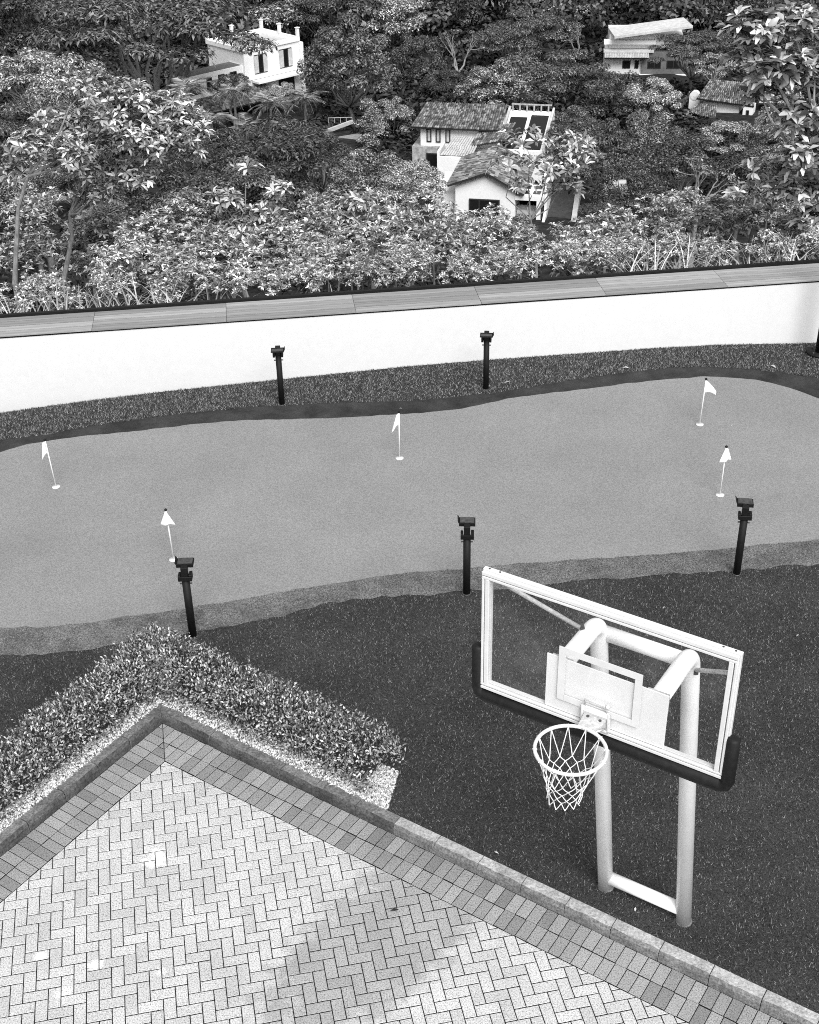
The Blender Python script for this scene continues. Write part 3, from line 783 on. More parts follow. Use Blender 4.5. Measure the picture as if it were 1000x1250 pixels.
# rim, bracket and net
rc = Vector((0, -.385, 3.05)); RR = .234
b = MB(); n = 48
b.tube([rc + Vector((math.cos(6.28319 * i / n) * RR, math.sin(6.28319 * i / n) * RR, 0)) for i in range(n + 1)], .0125, 10, False); b.build('rim', M['white_paint'], hoop, True)
b = MB(); b.add([(-.085, 0, 3.052), (.085, 0, 3.052), (.06, -.165, 3.058), (-.06, -.165, 3.058), (-.085, 0, 3.044), (.085, 0, 3.044), (.06, -.165, 3.046), (-.06, -.165, 3.046)], [(0, 1, 2, 3), (4, 5, 6, 7), (0, 1, 5, 4), (1, 2, 6, 5), (2, 3, 7, 6), (3, 0, 4, 7)])
pl = b.build('rim_plate', M['grey_steel'], hoop)
for s in (-1, 1):
    b = MB(); b.tube([(s * .045, -.035, 3.05), (s * .045, -.035, 3.06)], .011, 8); b.build('bolt', M['dark_steel'], pl)
    b = MB(); b.tube([(s * .07, -.01, 2.975), (s * .05, -.15, 3.04)], .008, 8); b.build('brace', M['white_paint'], pl, True)
b = MB(); b.bb((-.105, -.022, 2.955), (.105, 0, 2.97)); b.bb((-.105, -.022, 2.955), (-.09, -.002, 3.12)); b.bb((.09, -.022, 2.955), (.105, -.002, 3.12)); b.bb((-.105, -.02, 3.075), (.105, -.006, 3.12)); b.bb((-.1, -.006, 2.96), (.1, -.003, 3.1))
b.build('rim_bracket', M['white_paint'], hoop, bevel=.002)
b = MB(); b.tube([(-.08, -.012, 3.12), (-.08, -.03, 3.19), (.08, -.03, 3.19), (.08, -.012, 3.12)], .006, 8); b.tube([(.08, -.03, 3.185), (.10, -.03, 3.195)], .015, 8); b.build('spring_wire', M['white_paint'], hoop, True)
net = MB()
lev = [(.0, RR - .004), (-.20, .165), (-.245, .15), (-.295, .135), (-.345, .122), (-.395, .113), (-.45, .112)]
K = 12
def npnt(i, k):
    z, r_ = lev[i]; a = 6.28319 * (k + (i % 2) * .5) / K
    j = .006 if 0 < i else 0
    h = math.sin(k * 12.9 + i * 78.2) * j; g = math.sin(k * 39.3 + i * 11.1) * j
    sway = -z * .06
    return rc + Vector((math.cos(a) * (r_ + h) - sway, math.sin(a) * (r_ + h), z + g))
for i in range(len(lev) - 1):
    for k in range(K):
        a = npnt(i, k)
        for k2 in ((k, k - 1) if i % 2 == 0 else (k, k + 1)):
            c = npnt(i + 1, k2); mid = (a + c) / 2 + Vector((0, 0, -.004))
            net.tube([a, mid, c], .0034, 5, False)
for k in range(K):   # loops over the rim
    a = npnt(0, k); net.tube([a + Vector((0, 0, -.02)), a + (a - rc) * .08 + Vector((0, 0, .004)), a + Vector((0, 0, .014)), a - (a - rc) * .05], .004, 5, False)
net.build('net', M['cord'], hoop, True)

# ------------------------------------------------------------------ fallen leaves
def dead_leaf(p, yaw, ln, m, label):
    V, F = broad_leaves(np.array([[0, 0, .012]]), np.array([[1., 0, .12]]), np.array([[0, 0, 1.]]), np.array([ln]), np.array([ln * .42]), .15)
    o = link('fallen_leaf', mesh_np('fallen_leaf', V, F), m); o.location = p; o.rotation_euler = (0, 0, yaw)
    return tag(o, label, 'leaf', 'leaves fallen on the ground')
for i, (px, py, lab) in enumerate(((487, 499, 'pale dry leaf lying on the dark edging just left of the middle flag top'), (530, 441, 'pale dry leaf on the rough turf left of the right wall lamp'), (624, 466, 'pale dry leaf on the edging right of the right wall lamp'),
        (765, 441, 'pale dry leaf on the rough turf near the wall, left of the lifted flag'), (769, 450, 'pale dry leaf at the lower rim of the rough turf, left of the lifted flag'), (940, 446, 'pale dry leaf on the rough turf at the right, near the black post'),
        (812, 741, 'tiny pale leaf on the dark turf behind the backboard top'), (975, 775, 'tiny pale leaf on the dark turf at the far right'), (609, 1043, 'tiny pale leaf on the dark turf close to the kerb'), (776, 1108, 'tiny pale leaf just in front of the lower crossbar'), (895, 519, 'tiny white speck of leaf on the green right of the lifted flag'))):
    d = CR * ((px - 500) / FPX) + CU * (-(py - 625) / FPX) + _f; t = (ZG + .01 - CAM_H) / d.z
    dead_leaf((d.x * t, d.y * t, ZG + .006), rnd.uniform(0, 6.28), .11 if py < 470 else .045, M['dry_leaf'], lab)
d = CR * ((476 - 500) / FPX) + CU * (-(1113 - 625) / FPX) + _f; t = (.004 - CAM_H) / d.z
dead_leaf((d.x * t, d.y * t, .002), .2, .075, M['dark_dry_leaf'], 'small dark dry leaf lying on the herringbone bricks')

# ------------------------------------------------------------------ the valley beyond the wall
TY = [18.3, 19.2, 20.5, 22, 26, 32, 40, 50, 60, 80, 95, 110, 140, 150, 172, 200, 260, 330, 430, 600]
TZ = [.1, .1, -.3, -1.4, -4.2, -8, -12, -16.3, -19.8, -23.4, -25.1, -26.4, -29.2, -30.2, -33.4, -34, -28, -12, 14, 60]
def ter(x, y): return float(np.interp(y, TY, TZ)) + (.35 * math.sin(x * .21 + y * .13) + .3 * math.sin(x * .083 - y * .19)) * min(1, max(0, (y - 24) / 20))
def ter_np(x, y): return np.interp(y, TY, TZ) + (.35 * np.sin(x * .21 + y * .13) + .3 * np.sin(x * .083 - y * .19)) * np.clip((y - 24) / 20, 0, 1)
ys = np.concatenate([np.arange(18.2, 40, 1.2), np.arange(40, 140, 4), np.arange(140, 620, 12)]); xs_ = np.linspace(-1, 1, 61)
V = np.concatenate([np.stack([xs_ * (30 + y * .9), np.maximum(y, WALL(xs_ * (30 + y * .9)) + .4 + .05 * r_i), ter_np(xs_ * (30 + y * .9), np.full(61, y))], 1) for r_i, y in enumerate(ys)])
i = np.arange(60); F = np.concatenate([np.stack([i + r * 61, i + 1 + r * 61, i + 1 + (r + 1) * 61, i + (r + 1) * 61], 1) for r in range(len(ys) - 1)])
tag(link('hillside', mesh_np('hillside', V, F), M['soil'], smooth=True), kind='structure')
# plain ground under and around the terrace
b = MB(); b.quad((-40, -12, -.3), (40, -12, -.3), (40, 18.6, -.3), (-40, 18.6, -.3)); tag(b.build('ground', M['soil']), kind='structure')

# ---- understory: low leafy growth that covers the slopes, nobody could count it
def understory():
    r = np.random.default_rng(21); n = 2600
    y = 21 + (235 - 21) * r.uniform(0, 1, n) ** .62; x = r.uniform(-1, 1, n) * (.36 * y + 6)
    R_ = r.uniform(1.0, 2.2, n) * np.clip(y / 60, .6, 1.5); H_ = R_ * r.uniform(.6, 1.1, n)
    keep = np.ones(n, bool)
    for (hx, hy, hr) in HOUSE_CLEAR: q = ((x - hx) / hr) ** 2 + ((y - hy + hr * .3) / (hr * 1.15)) ** 2; keep &= q > .8; H_ = np.where(q < 4, H_ * .45, H_)
    x, y, R_, H_ = x[keep], y[keep], R_[keep], H_[keep]; n = len(x); k = 90
    d = rvec(n * k, r).reshape(n, k, 3); d[..., 2] = np.abs(d[..., 2])
    rad = r.uniform(.8, 1.08, (n, k, 1))
    C = np.stack([x, y, ter_np(x, y) - .2], 1)[:, None] + d * np.stack([R_, R_, H_], 1)[:, None] * rad
    Nn = unit((d + r.normal(0, .3, d.shape) + [0, 0, .4]).reshape(-1, 3)); D = unit(np.cross(Nn, rvec(n * k, r)) + [0, 0, -.2])
    ln = (np.repeat(np.clip(y * .005, .2, .9), k)) * r.uniform(.7, 1.3, n * k)
    V, F = leaf_quads(C.reshape(-1, 3), D, Nn, ln, ln * .55)
    tag(link('undergrowth', mesh_np('undergrowth', V, F), M['under_leaf']), kind='stuff')

# ---- houses
HOUSE_CLEAR = []
def wallbox(name, m, p, a, c, bevel=0):
    b = MB(); b.bb(a, c); return b.build(name, m, p, bevel=bevel)
def window(p, c, w_, h_, axis='x', panes=2, m=None, door=False):
    """frame with recessed panes; axis: the wall runs along x (facing -y) or along y (facing +x)"""
    f = MB(); t = .09
    def bx(a, c_):
        if axis == 'x': f.bb((c[0] + a[0], c[1] - .05, c[2] + a[1]), (c[0] + c_[0], c[1] + .06, c[2] + c_[1]))
        else: f.bb((c[0] - .06, c[1] + a[0], c[2] + a[1]), (c[0] + .05, c[1] + c_[0], c[2] + c_[1]))
    bx((-w_ / 2, 0), (-w_ / 2 + t, h_)); bx((w_ / 2 - t, 0), (w_ / 2, h_)); bx((-w_ / 2 + t, 0), (w_ / 2 - t, t)); bx((-w_ / 2 + t, h_ - t), (w_ / 2 - t, h_))
    for k in range(1, panes):
        xx = -w_ / 2 + w_ * k / panes; bx((xx - t / 2, t), (xx + t / 2, h_ - t))
    o = f.build('door' if door else 'window', M['frame_dark'], p)
    g = MB()
    for k in range(panes):
        x0 = -w_ / 2 + w_ * k / panes + t / 2; x1 = -w_ / 2 + w_ * (k + 1) / panes - t / 2
        g = MB()
        if axis == 'x': g.bb((c[0] + x0, c[1] - .02, c[2] + t), (c[0] + x1, c[1] + .02, c[2] + h_ - t))
        else: g.bb((c[0] - .02, c[1] + x0, c[2] + t), (c[0] + .02, c[1] + x1, c[2] + h_ - t))
        g.build('pane', m or M['dark_glass'], o)
    return o
def tiled(name, p, A, B_, C_, D_, rnd_=None, tw=.2, tl=.28, m=None, base=None):
    """a slope of single curved tiles over a deck; A-B eave (left to right), D-C ridge"""
    r = random.Random(hash(name) % 97 + 3); A, B_, C_, D_ = map(Vector, (A, B_, C_, D_))
    nrm = (B_ - A).cross(D_ - A).normalized()
    if nrm.z < 0: nrm = -nrm
    d = MB(); t = nrm * -.12
    d.add([A, B_, C_, D_, A + t, B_ + t, C_ + t, D_ + t], [(0, 1, 2, 3), (4, 5, 6, 7), (0, 1, 5, 4), (1, 2, 6, 5), (2, 3, 7, 6), (3, 0, 4, 7)])
    deck = d.build(name, M['frame_dark'] if base is None else base, p)
    nl = max(2, int(((D_ - A).length + (C_ - B_).length) / 2 / tl)); tiles = MB()
    for j in range(nl):
        v0, v1 = j / nl, (j + 1.25) / nl; v1 = min(v1, 1)
        a0, b0 = A.lerp(D_, v0), B_.lerp(C_, v0); a1, b1 = A.lerp(D_, v1), B_.lerp(C_, v1)
        nw = max(1, int((b0 - a0).length / tw))
        for i_ in range(nw):
            u0, u1 = (i_ + .04) / nw, (i_ + .96) / nw; um = (u0 + u1) / 2
            lo, hi = nrm * (.05 + r.uniform(0, .05)), nrm * (.012 + r.uniform(0, .02)); cr = nrm * .07
            vs = [a0.lerp(b0, u0) + lo * .5, a0.lerp(b0, um) + lo + cr, a0.lerp(b0, u1) + lo * .5, a1.lerp(b1, u0) + hi * .5, a1.lerp(b1, um) + hi + cr, a1.lerp(b1, u1) + hi * .5]
            tiles.add(vs, [(0, 1, 4, 3), (1, 2, 5, 4), (0, 1, 2)])
    o = tiles.build('roof_tiles', m or M['tile'], deck); o['kind'] = 'stuff'; return deck

def house_a():                                                     # white flat-roofed house, upper left
    p = at(367, 101, 150); h = tag(empty('flat_roofed_house', p, math.radians(43)), 'white flat-roofed house with corner posts on its roof, upper left hillside', 'house')
    HOUSE_CLEAR.append((p.x - 4, 150 - 4, 8)); W = M['house_white']
    wallbox('wall', W, h, (-7.6, 0, -1), (0, 6.5, 4.55))
    wallbox('wall', W, h, (-15.5, .25, -1), (-7.601, 2.6, 3.2))
    wallbox('wing_roof', M['house_grey'], h, (-15.3, .45, 3.201), (-7.75, 2.5, 3.26))
    for a, c in (((-7.75, -.15, 4.56), (.15, .12, 5.0)), ((-7.75, 6.35, 4.56), (.15, 6.6, 5.0)), ((-.12, .121, 4.56), (.15, 6.349, 5.0)), ((-7.75, .121, 4.56), (-7.5, 6.349, 5.0))): wallbox('parapet', W, h, a, c)
    wallbox('roof', M['slab'], h, (-7.49, .125, 4.551), (-.125, 6.345, 4.6))
    for (x, y) in ((-.02, 0), (-.02, 3.2), (-.02, 6.45), (-4.2, 6.45), (-7.6, 6.45)):
        b = MB(); b.box((x, y, 5.45), (.3, .3, .95)); b.box((x, y, 5.96), (.42, .42, .08)); b.build('roof_post', W, h)
    wallbox('cornice', W, h, (-7.72, -.12, 1.55), (.05, -.001, 1.85)); wallbox('wall_pier', W, h, (-.02, -.25, -1), (.5, .3, 4.4))
    wallbox('canopy', W, h, (-6.8, -1.3, 1.3), (-.3, -.121, 1.5))
    for x in (-5.4, -1.9):
        window(h, (x, -.02, 2.05), 1.7, 2.0, panes=3)
        for s in (-.62, .62): wallbox('shutter', M['slab'], h, (x + s - .28, -.1, 2.14), (x + s + .28, -.075, 3.96))
    for x, w_ in ((-14.0, 1.2), (-12.2, .7), (-10.6, .8), (-9.0, .9)): window(h, (x, .23, 1.3), w_, 1.5)
    window(h, (-2, -.02, -.9), 2.2, 1.9, panes=1, m=M['interior'])
    tiled('porch_roof', h, (-14.6, -3.2, .1), (-5.2, -3.2, .1), (-5.2, -.15, .9), (-14.6, -.15, .9))
    b = MB(); b.add([(-6.2, -3.4, -.6), (-3.2, -3.4, -.6), (-4.7, -3.4, .9), (-6.2, -1, -.6), (-3.2, -1, -.6), (-4.7, -1, .9)], [(0, 1, 2), (3, 5, 4), (0, 2, 5, 3), (1, 4, 5, 2)]); b.build('dormer', M['slab'], h)
    b = MB(); b.add([(-5.7, -3.42, -.5), (-3.7, -3.42, -.5), (-4.7, -3.42, .5)], [(0, 1, 2)]); b.build('dormer_opening', M['interior'], h)

def house_b():                                                     # tiled house with the skylight tower
    p = at(514, 204, 112); h = tag(empty('tiled_house', p, math.radians(-13)), 'two-storey white house with long tiled roof and slanted skylight wing, centre hillside', 'house')
    HOUSE_CLEAR.append((p.x + 5, 113, 9)); W = M['house_white']
    wallbox('upper_wall', W, h, (0, 0, 1.9), (7.0, 6, 3.75)); wallbox('stone_wall', M['house_stone'], h, (-.7, -.25, -1.5), (3.2, 5.8, 1.88))
    wallbox('wall', W, h, (3.201, -.1, -1.5), (7.0, 5.9, 1.89))
    for x in (.75, 1.55, 2.4): window(h, (x, -.02, 2.25), .42, 1.15, panes=1, m=M['slab'])
    wallbox('opening', M['interior'], h, (.55, -.28, .02), (2.75, -.245, 1.35)); window(h, (1.65, -.3, .0), 2.2, 1.36, panes=2)
    tiled('roof', h, (-.75, -.6, 3.62), (7.0, -.6, 3.62), (7.0, 3, 4.75), (-.1, 3, 4.75)); tiled('roof', h, (7.0, 6.6, 3.62), (-.75, 6.6, 3.62), (-.1, 3.02, 4.75), (7.0, 3.02, 4.75))
    # terrace block in front
    wallbox('terrace_wall', W, h, (2.1, -3.3, -1.5), (6.9, -.101, 1.72))
    for a, c in (((2.1, -3.3, 1.721), (2.28, -.6, 2.45)), ((2.281, -3.3, 1.721), (6.9, -3.12, 2.05)), ((6.72, -3.119, 1.721), (6.9, -.6, 2.3))): wallbox('parapet', W, h, a, c)
    tiled('terrace_roof', h, (2.3, -3.1, 2.06), (5.0, -3.1, 2.06), (5.4, -.3, 2.9), (3.0, -.3, 2.9), m=M['slab'])
    tiled('side_roof', h, (4.6, -1.6, 2.5), (7.6, -1.9, 3.2), (8.2, .3, 4.1), (5.2, .2, 3.6))
    # slanted wing with two glass strips
    b = MB(); b.add([(7.0, -2.2, -1.5), (11.0, -2.2, -1.5), (11.0, 4.2, -1.5), (7.0, 4.2, -1.5), (7.0, -2.2, 2.5), (11.0, -2.2, 2.5), (11.0, 4.2, 4.1), (7.0, 4.2, 4.1)], [(0, 1, 5, 4), (1, 2, 6, 5), (2, 3, 7, 6), (3, 0, 4, 7), (4, 5, 6, 7)]); b.build('wing', W, h)
    sl = 1.6 / 6.4
    def slope(x0, x1, y0, y1, dz, name, m):
        b = MB(); z = lambda y: 2.5 + (y + 2.2) * sl
        b.add([(x0, y0, z(y0) + .01), (x1, y0, z(y0) + .01), (x1, y1, z(y1) + .01), (x0, y1, z(y1) + .01), (x0, y0, z(y0) + dz), (x1, y0, z(y0) + dz), (x1, y1, z(y1) + dz), (x0, y1, z(y1) + dz)], [(0, 1, 2, 3), (4, 5, 6, 7), (0, 1, 5, 4), (1, 2, 6, 5), (2, 3, 7, 6), (3, 0, 4, 7)])
        return b.build(name, m, h)
    slope(7.35, 8.8, -2.0, 3.0, .06, 'skylight', M['dark_glass']); slope(9.1, 10.6, -2.0, 3.4, .06, 'skylight', M['dark_glass'])
    slope(7.0, 7.18, -2.2, 4.2, .35, 'parapet', M['slab']); slope(10.82, 11.0, -2.2, 4.2, .35, 'parapet', M['slab'])
    for k in range(6): wallbox('baluster', M['house_stone'], h, (7.3 + k * .62, 4.0, 4.0), (7.42 + k * .62, 4.12, 4.62))
    wallbox('rail', M['house_stone'], h, (7.26, 3.98, 4.621), (10.74, 4.14, 4.72))

def house_c():                                                     # gabled house nearer to us
    p = at(556, 263, 95); h = tag(empty('gabled_house', p, math.radians(-12)), 'white gabled house with tiled roof and dark wide window, nearest of the hillside houses', 'house')
    HOUSE_CLEAR.append((p.x + 4, 98, 8)); W = M['house_white']
    b = MB(); g = [(0, -1.5), (4.5, -1.5), (4.5, 2.2), (2.35, 3.35), (0, 2.55)]
    b.add([(x, 0, z) for x, z in g] + [(x, 6.2, z) for x, z in g], [tuple(range(5)), tuple(range(9, 4, -1))] + [(i, (i + 1) % 5, 5 + (i + 1) % 5, 5 + i) for i in range(5)]); b.build('wall', W, h)
    tiled('roof', h, (-.55, 6.5, 2.42), (-.55, -.45, 2.42), (2.35, -.45, 3.5), (2.35, 6.5, 3.5)); tiled('roof', h, (5.2, -.45, 1.98), (5.2, 6.5, 1.98), (2.36, 6.5, 3.5), (2.36, -.45, 3.5))
    wallbox('side_wing', W, h, (-1.7, .8, -1.5), (-.001, 5.5, 1.6)); wallbox('opening', M['interior'], h, (1.1, -.03, .0), (3.3, .02, 1.35)); window(h, (2.2, -.06, -.02), 2.3, 1.4, panes=3)
    # covered patio
    wallbox('patio_roof', W, h, (4.501, -.1, 1.45), (6.6, 3.2, 1.75)); wallbox('patio_back', M['interior'], h, (4.501, 3.0, -1.5), (6.55, 3.3, 1.44)); wallbox('pillar', W, h, (6.1, -.1, -1.5), (6.45, .25, 1.44)); wallbox('patio_floor', M['slab'], h, (4.501, -.3, -1.5), (6.09, 2.99, -.1))
    for k in range(2):
        for j in range(2): wallbox('roof_light', M['dark_glass'], h, (4.9 + k * .85, .5 + j * 1.2, 1.751), (5.45 + k * .85, 1.2 + j * 1.2, 1.79))
    b = MB(); b.add([(6.61, -3.0, -1.6), (6.8, -3.0, -1.6), (6.8, 4, -1.6), (6.61, 4, -1.6), (6.61, -3.0, -.6), (6.8, -3.0, -.6), (6.8, .5, .5), (6.61, .5, .5), (6.8, 4, 2.6), (6.61, 4, 2.6), (6.8, .5, 2.4), (6.61, .5, 2.4)], [(0, 4, 5, 1), (4, 7, 6, 5), (7, 11, 10, 6), (11, 9, 8, 10), (1, 5, 6, 2), (6, 10, 8, 2), (0, 3, 7, 4), (7, 3, 9, 11), (3, 2, 8, 9)]); b.build('side_wall', W, h)
    window(h, (6.5, .12, .1), .001 + .5, 1.0, axis='y', panes=1)
    b = MB(); b.box((5.3, .9, .25), (1.5, .5, .35)); b.box((5.3, 1.1, .5), (1.5, .1, .4)); b.build('bench', M['slab'], h)
    d = MB(); d.add([(6.82, -3.4, -.9), (8.75, -3.4, -.9), (8.5, 6, .9), (6.82, 6, .9)], [(0, 1, 2, 3)]); o = d.build('driveway', M['driveway']); tag(o, kind='structure'); o.location = p; o.rotation_euler = (0, 0, math.radians(-12))
    b = MB(); b.add([(8.78, -3.4, -1.7), (9.15, -3.4, -1.7), (8.9, 6, -.2), (8.53, 6, -.2), (8.78, -3.4, -.6), (9.15, -3.4, -.6), (8.9, 6, 1.0), (8.53, 6, 1.0)], [(0, 1, 5, 4), (1, 2, 6, 5), (2, 3, 7, 6), (3, 0, 4, 7), (4, 5, 6, 7)])
    k = b.build('garden_wall', M['slab']); k.location = p; k.rotation_euler = (0, 0, math.radians(-12)); tag(k, 'pale low wall along the outer side of the dark driveway below the gabled house', 'wall')

def house_d():                                                     # modern house, upper right
    p = at(738, 92, 172); h = tag(empty('modern_house', p, math.radians(-6)), 'modern white house with a broad tilted slab roof, upper right hillside', 'house')
    HOUSE_CLEAR.append((p.x + 5, 174, 11)); W = M['house_white']
    wallbox('wall', W, h, (0, 0, -1), (4.6, 6, 3.0)); wallbox('cladding', M['house_grey'], h, (4.601, -.4, .3), (11, 6, 2.9)); wallbox('wall', W, h, (.4, .6, 3.3), (9.6, 6, 5.0))
    wallbox('band_roof', M['slab'], h, (-.3, -.7, 3.001), (6.0, .59, 3.25)); tiled('lean_roof', h, (-.2, -1.4, 2.5), (5.4, -1.4, 2.5), (5.4, -.2, 3.1), (-.2, -.2, 3.1), m=M['slab'])
    wallbox('fascia', W, h, (-.3, -.2, 3.9), (6.2, .59, 4.4)); wallbox('floor_slab', W, h, (4.4, -.8, -.1), (11, 5.9, .29)); wallbox('pillar', W, h, (7.4, -.6, -1.2), (7.6, -.4, -.11))
    b = MB(); q = [(.9, -1.6, 4.9), (10.5, -1.6, 6.2), (9.6, 1.9, 6.5), (.2, 1.9, 5.25)]; b.add(q + [(x, y, z + .28) for x, y, z in q], [(0, 1, 2, 3), (4, 5, 6, 7), (0, 1, 5, 4), (1, 2, 6, 5), (2, 3, 7, 6), (3, 0, 4, 7)]); b.build('roof', M['slab'], h)
    for x, w_ in ((2.7, 1.0), (4.0, .5)): window(h, (x, -.02, .9), w_, 1.0, panes=1)
    for x in (6.2, 8.6): window(h, (x, -.42, 1.0), 1.7, 1.0, panes=2)

def house_e():                                                     # cottage on the right
    p = at(864, 140, 138); h = tag(empty('cottage', p, math.radians(-24)), 'small white cottage with two tiled roofs above the vine-covered mound, right hillside', 'house')
    HOUSE_CLEAR.append((p.x + 2, 139, 6)); W = M['house_white']
    wallbox('wall', W, h, (-.6, 0, -1), (3.2, 4.5, 1.5)); tiled('roof', h, (-1.2, -.7, 1.75), (4.8, -.7, 1.45), (4.4, 2.4, 3.0), (-.6, 2.4, 3.0)); tiled('roof', h, (-2.6, -3.2, .1), (1.4, -3.2, -.2), (1.0, -.4, 1.1), (-1.0, -.4, 1.2))
    wallbox('shed_wall', M['interior'], h, (-2.2, -2.9, -2), (1.1, -.3, .02)); wallbox('wall', W, h, (3.7, -.6, -1), (4.7, 1, 1.4)); window(h, (4.2, -.62, .3), .3, .7, panes=1)
    tiled('rear_roof', h, (4.9, 1.2, 1.3), (8.6, 1.2, 1.6), (8.4, 4, 2.4), (5.0, 4, 2.2), m=M['slab'])
    b = MB(); b.bb((-2.4, 1.5, -1), (-1.4, 2.2, 1.4)); b.tube([(-1.9, 1.5, 1.4), (-1.9, 2.2, 1.4)], .5, 16); b.build('chimney', W, h)
    q = at(846, 121, 150); t = tag(empty('water_tank', q), 'small pale water tank standing left of the cottage among dark trees', 'tank')
    b = MB(); b.tube([(0, 0, -2), (0, 0, .1)], .3, 8); b.build('stand', M['house_stone'], t); b = MB(); b.tube([(0, 0, .1), (0, 0, .8), (0, 0, 1.05)], [.55, .55, .2], 12); b.build('tank', W, t)

def garden_bits():
    p = at(418, 178, 126); z = p.z
    b = MB(); q = [at(396, 184, 122), at(440, 180, 123), at(442, 162, 131), at(404, 168, 129)]; b.add([tuple(v) for v in q], [(0, 1, 2, 3)]); tag(b.build('lawn', M['lawn']), kind='structure'); HOUSE_CLEAR.append((p.x, 126, 4.5))
    t = tag(empty('terrace_wall', (0, 0, 0)), 'thin white terrace wall with a rail beyond the pale lawn, right of the palms', 'wall')
    a, c = at(401, 150, 133), at(430, 149, 136)
    b = MB(); b.box((a + c) / 2 - Vector((0, 0, .35)), ((c - a).length, .25, .35), yaw=math.atan2(c.y - a.y, c.x - a.x)); b.build('wall_body', M['slab'], t)
    b = MB(); b.tube([a + Vector((0, 0, .5)), c + Vector((0, 0, .5))], .035, 6)
    for k in range(5): m_ = a.lerp(c, k / 4); b.tube([m_, m_ + Vector((0, 0, .5))], .025, 5)
    b.build('rail', M['slab'], t)
    p = at(750, 238, 92); s = tag(empty('garden_shed', p, -.1), 'small grey flat-roofed shed among trees right of the gabled house', 'shed'); HOUSE_CLEAR.append((p.x, 92, 3))
    wallbox('wall', M['house_grey'], s, (-.6, 0, -1), (.7, 1.5, .5)); wallbox('roof', M['slab'], s, (-.8, -.3, .501), (.9, 1.7, .6)); window(s, (0, -.02, -.2), .5, .5, panes=1)

house_a(); house_b(); house_c(); house_d(); house_e(); garden_bits(); understory()

# ---- tree kinds, each built once at crown width 1, copies share the meshes
def crown_mesh(name, lobes, per, leaf, rng, wr=.55, up=.35, jit=.5, shell=(.75, 1.05), m=None, low=-.25):
    """lobes: rows x y z rx ry rz; leaves scattered near each lobe's surface, few below it"""
    lobes = np.asarray(lobes, float); n = len(lobes); V = []; F = []
    d = rvec(n * per, rng).reshape(n, per, 3)
    d[..., 2] = np.where(d[..., 2] < low, -d[..., 2], d[..., 2])
    C = lobes[:, None, :3] + d * lobes[:, None, 3:] * rng.uniform(shell[0], shell[1], (n, per, 1))
    Nn = unit((d / lobes[:, None, 3:] * lobes[:, None, 3:].mean(2, keepdims=True) + rng.normal(0, jit, d.shape) + [0, 0, up]).reshape(-1, 3))
    D = unit(np.cross(Nn, rvec(n * per, rng)) + [0, 0, -.15])
    ln = leaf * rng.uniform(.6, 1.35, n * per)
    V, F = leaf_quads(C.reshape(-1, 3), D, Nn, ln, ln * wr, .12)
    me = mesh_np(name, V, F); me.materials.append(m); return me
def limbs_mesh(lobes, base, r0, rng, m, every=1, wob=.03):
    mb = MB(); base = Vector(base); lobes = np.asarray(lobes, float); c = Vector(lobes[:, :3].mean(0)); fork = base.lerp(c, .55)
    mb.tube([base, base.lerp(fork, .5) + Vector((rng.normal(0, wob), rng.normal(0, wob), 0)), fork], [r0, r0 * .8, r0 * .65], 7)
    for l in lobes[::every]:
        t = Vector(l[:3]); k = fork.lerp(t, .5) + Vector((rng.normal(0, wob), rng.normal(0, wob), -.03 - wob)); mb.tube([fork, k, t], [r0 * .42, r0 * .28, r0 * .08], 5, False)
    me = bpy.data.meshes.new('trunk'); me.from_pydata(mb.v, [], mb.f); me.materials.append(m); return me

KIND = {}
def kind(name, objname, crown, trunk): KIND[name] = (objname, crown, trunk)
for v in range(3):                                                 # flat-topped feathery trees in plates
    r = np.random.default_rng(100 + v); lob = []
    while len(lob) < 46:
        x, y = r.uniform(-.5, .5, 2)
        if math.hypot(x, y) > .46: continue
        z = .17 * math.sqrt(max(0, 1 - (math.hypot(x, y) / .5) ** 2)) + r.uniform(-.13, .03); s = r.uniform(.06, .12)
        lob.append((x, y, z, s * 1.15, s * 1.15, s * .34))
    kind('umbrella%d' % v, 'umbrella_tree', crown_mesh('crown', lob, 460, .024, r, .36, .9, .22, (.7, 1.08), M['leaf_fine'], -.05), limbs_mesh(lob, (r.normal(0, .05), 0, -.62), .026, r, M['bark'], 2))
for v in range(3):                                                 # dense round trees in clumps
    r = np.random.default_rng(200 + v); lob = []
    while len(lob) < 42:
        d = r.normal(size=3); d /= np.linalg.norm(d)
        if d[2] < -.35: continue
        s = r.uniform(.07, .14); q = d * [.4, .4, .38] * r.uniform(.7, 1.08); lob.append((*q, s, s, s * .78))
    kind('round%d' % v, 'broadleaf_tree', crown_mesh('crown', lob, 340, .028, r, .5, .5, .3, (.75, 1.08), M['leaf_mid']), limbs_mesh(lob, (r.normal(0, .06), 0, -.85), .03, r, M['bark'], 3))
    kind('dark%d' % v, 'broadleaf_tree', None, None); c = KIND['round%d' % v]; m3 = c[1].copy(); m3.materials[0] = M['leaf_light']; KIND['light_round%d' % v] = ('broadleaf_tree', m3, c[2]); m2 = c[1].copy(); m2.materials[0] = M['leaf_dark']; KIND['dark%d' % v] = ('broadleaf_tree', m2, c[2])
for v in range(2):                                                 # pale tufted trees
    r = np.random.default_rng(300 + v); lob = []
    while len(lob) < 34:
        d = r.normal(size=3); d /= np.linalg.norm(d)
        if d[2] < -.2: continue
        s = r.uniform(.07, .12); q = d * [.4, .4, .3] * r.uniform(.6, 1.08); lob.append((*q, s, s, s * .6))
    kind('pale%d' % v, 'tufted_tree', crown_mesh('crown', lob, 170, .045, r, .36, .6, .4, (.7, 1.15), M['leaf_pale']), limbs_mesh(lob, (r.normal(0, .05), 0, -.8), .026, r, M['bark_pale'], 2))
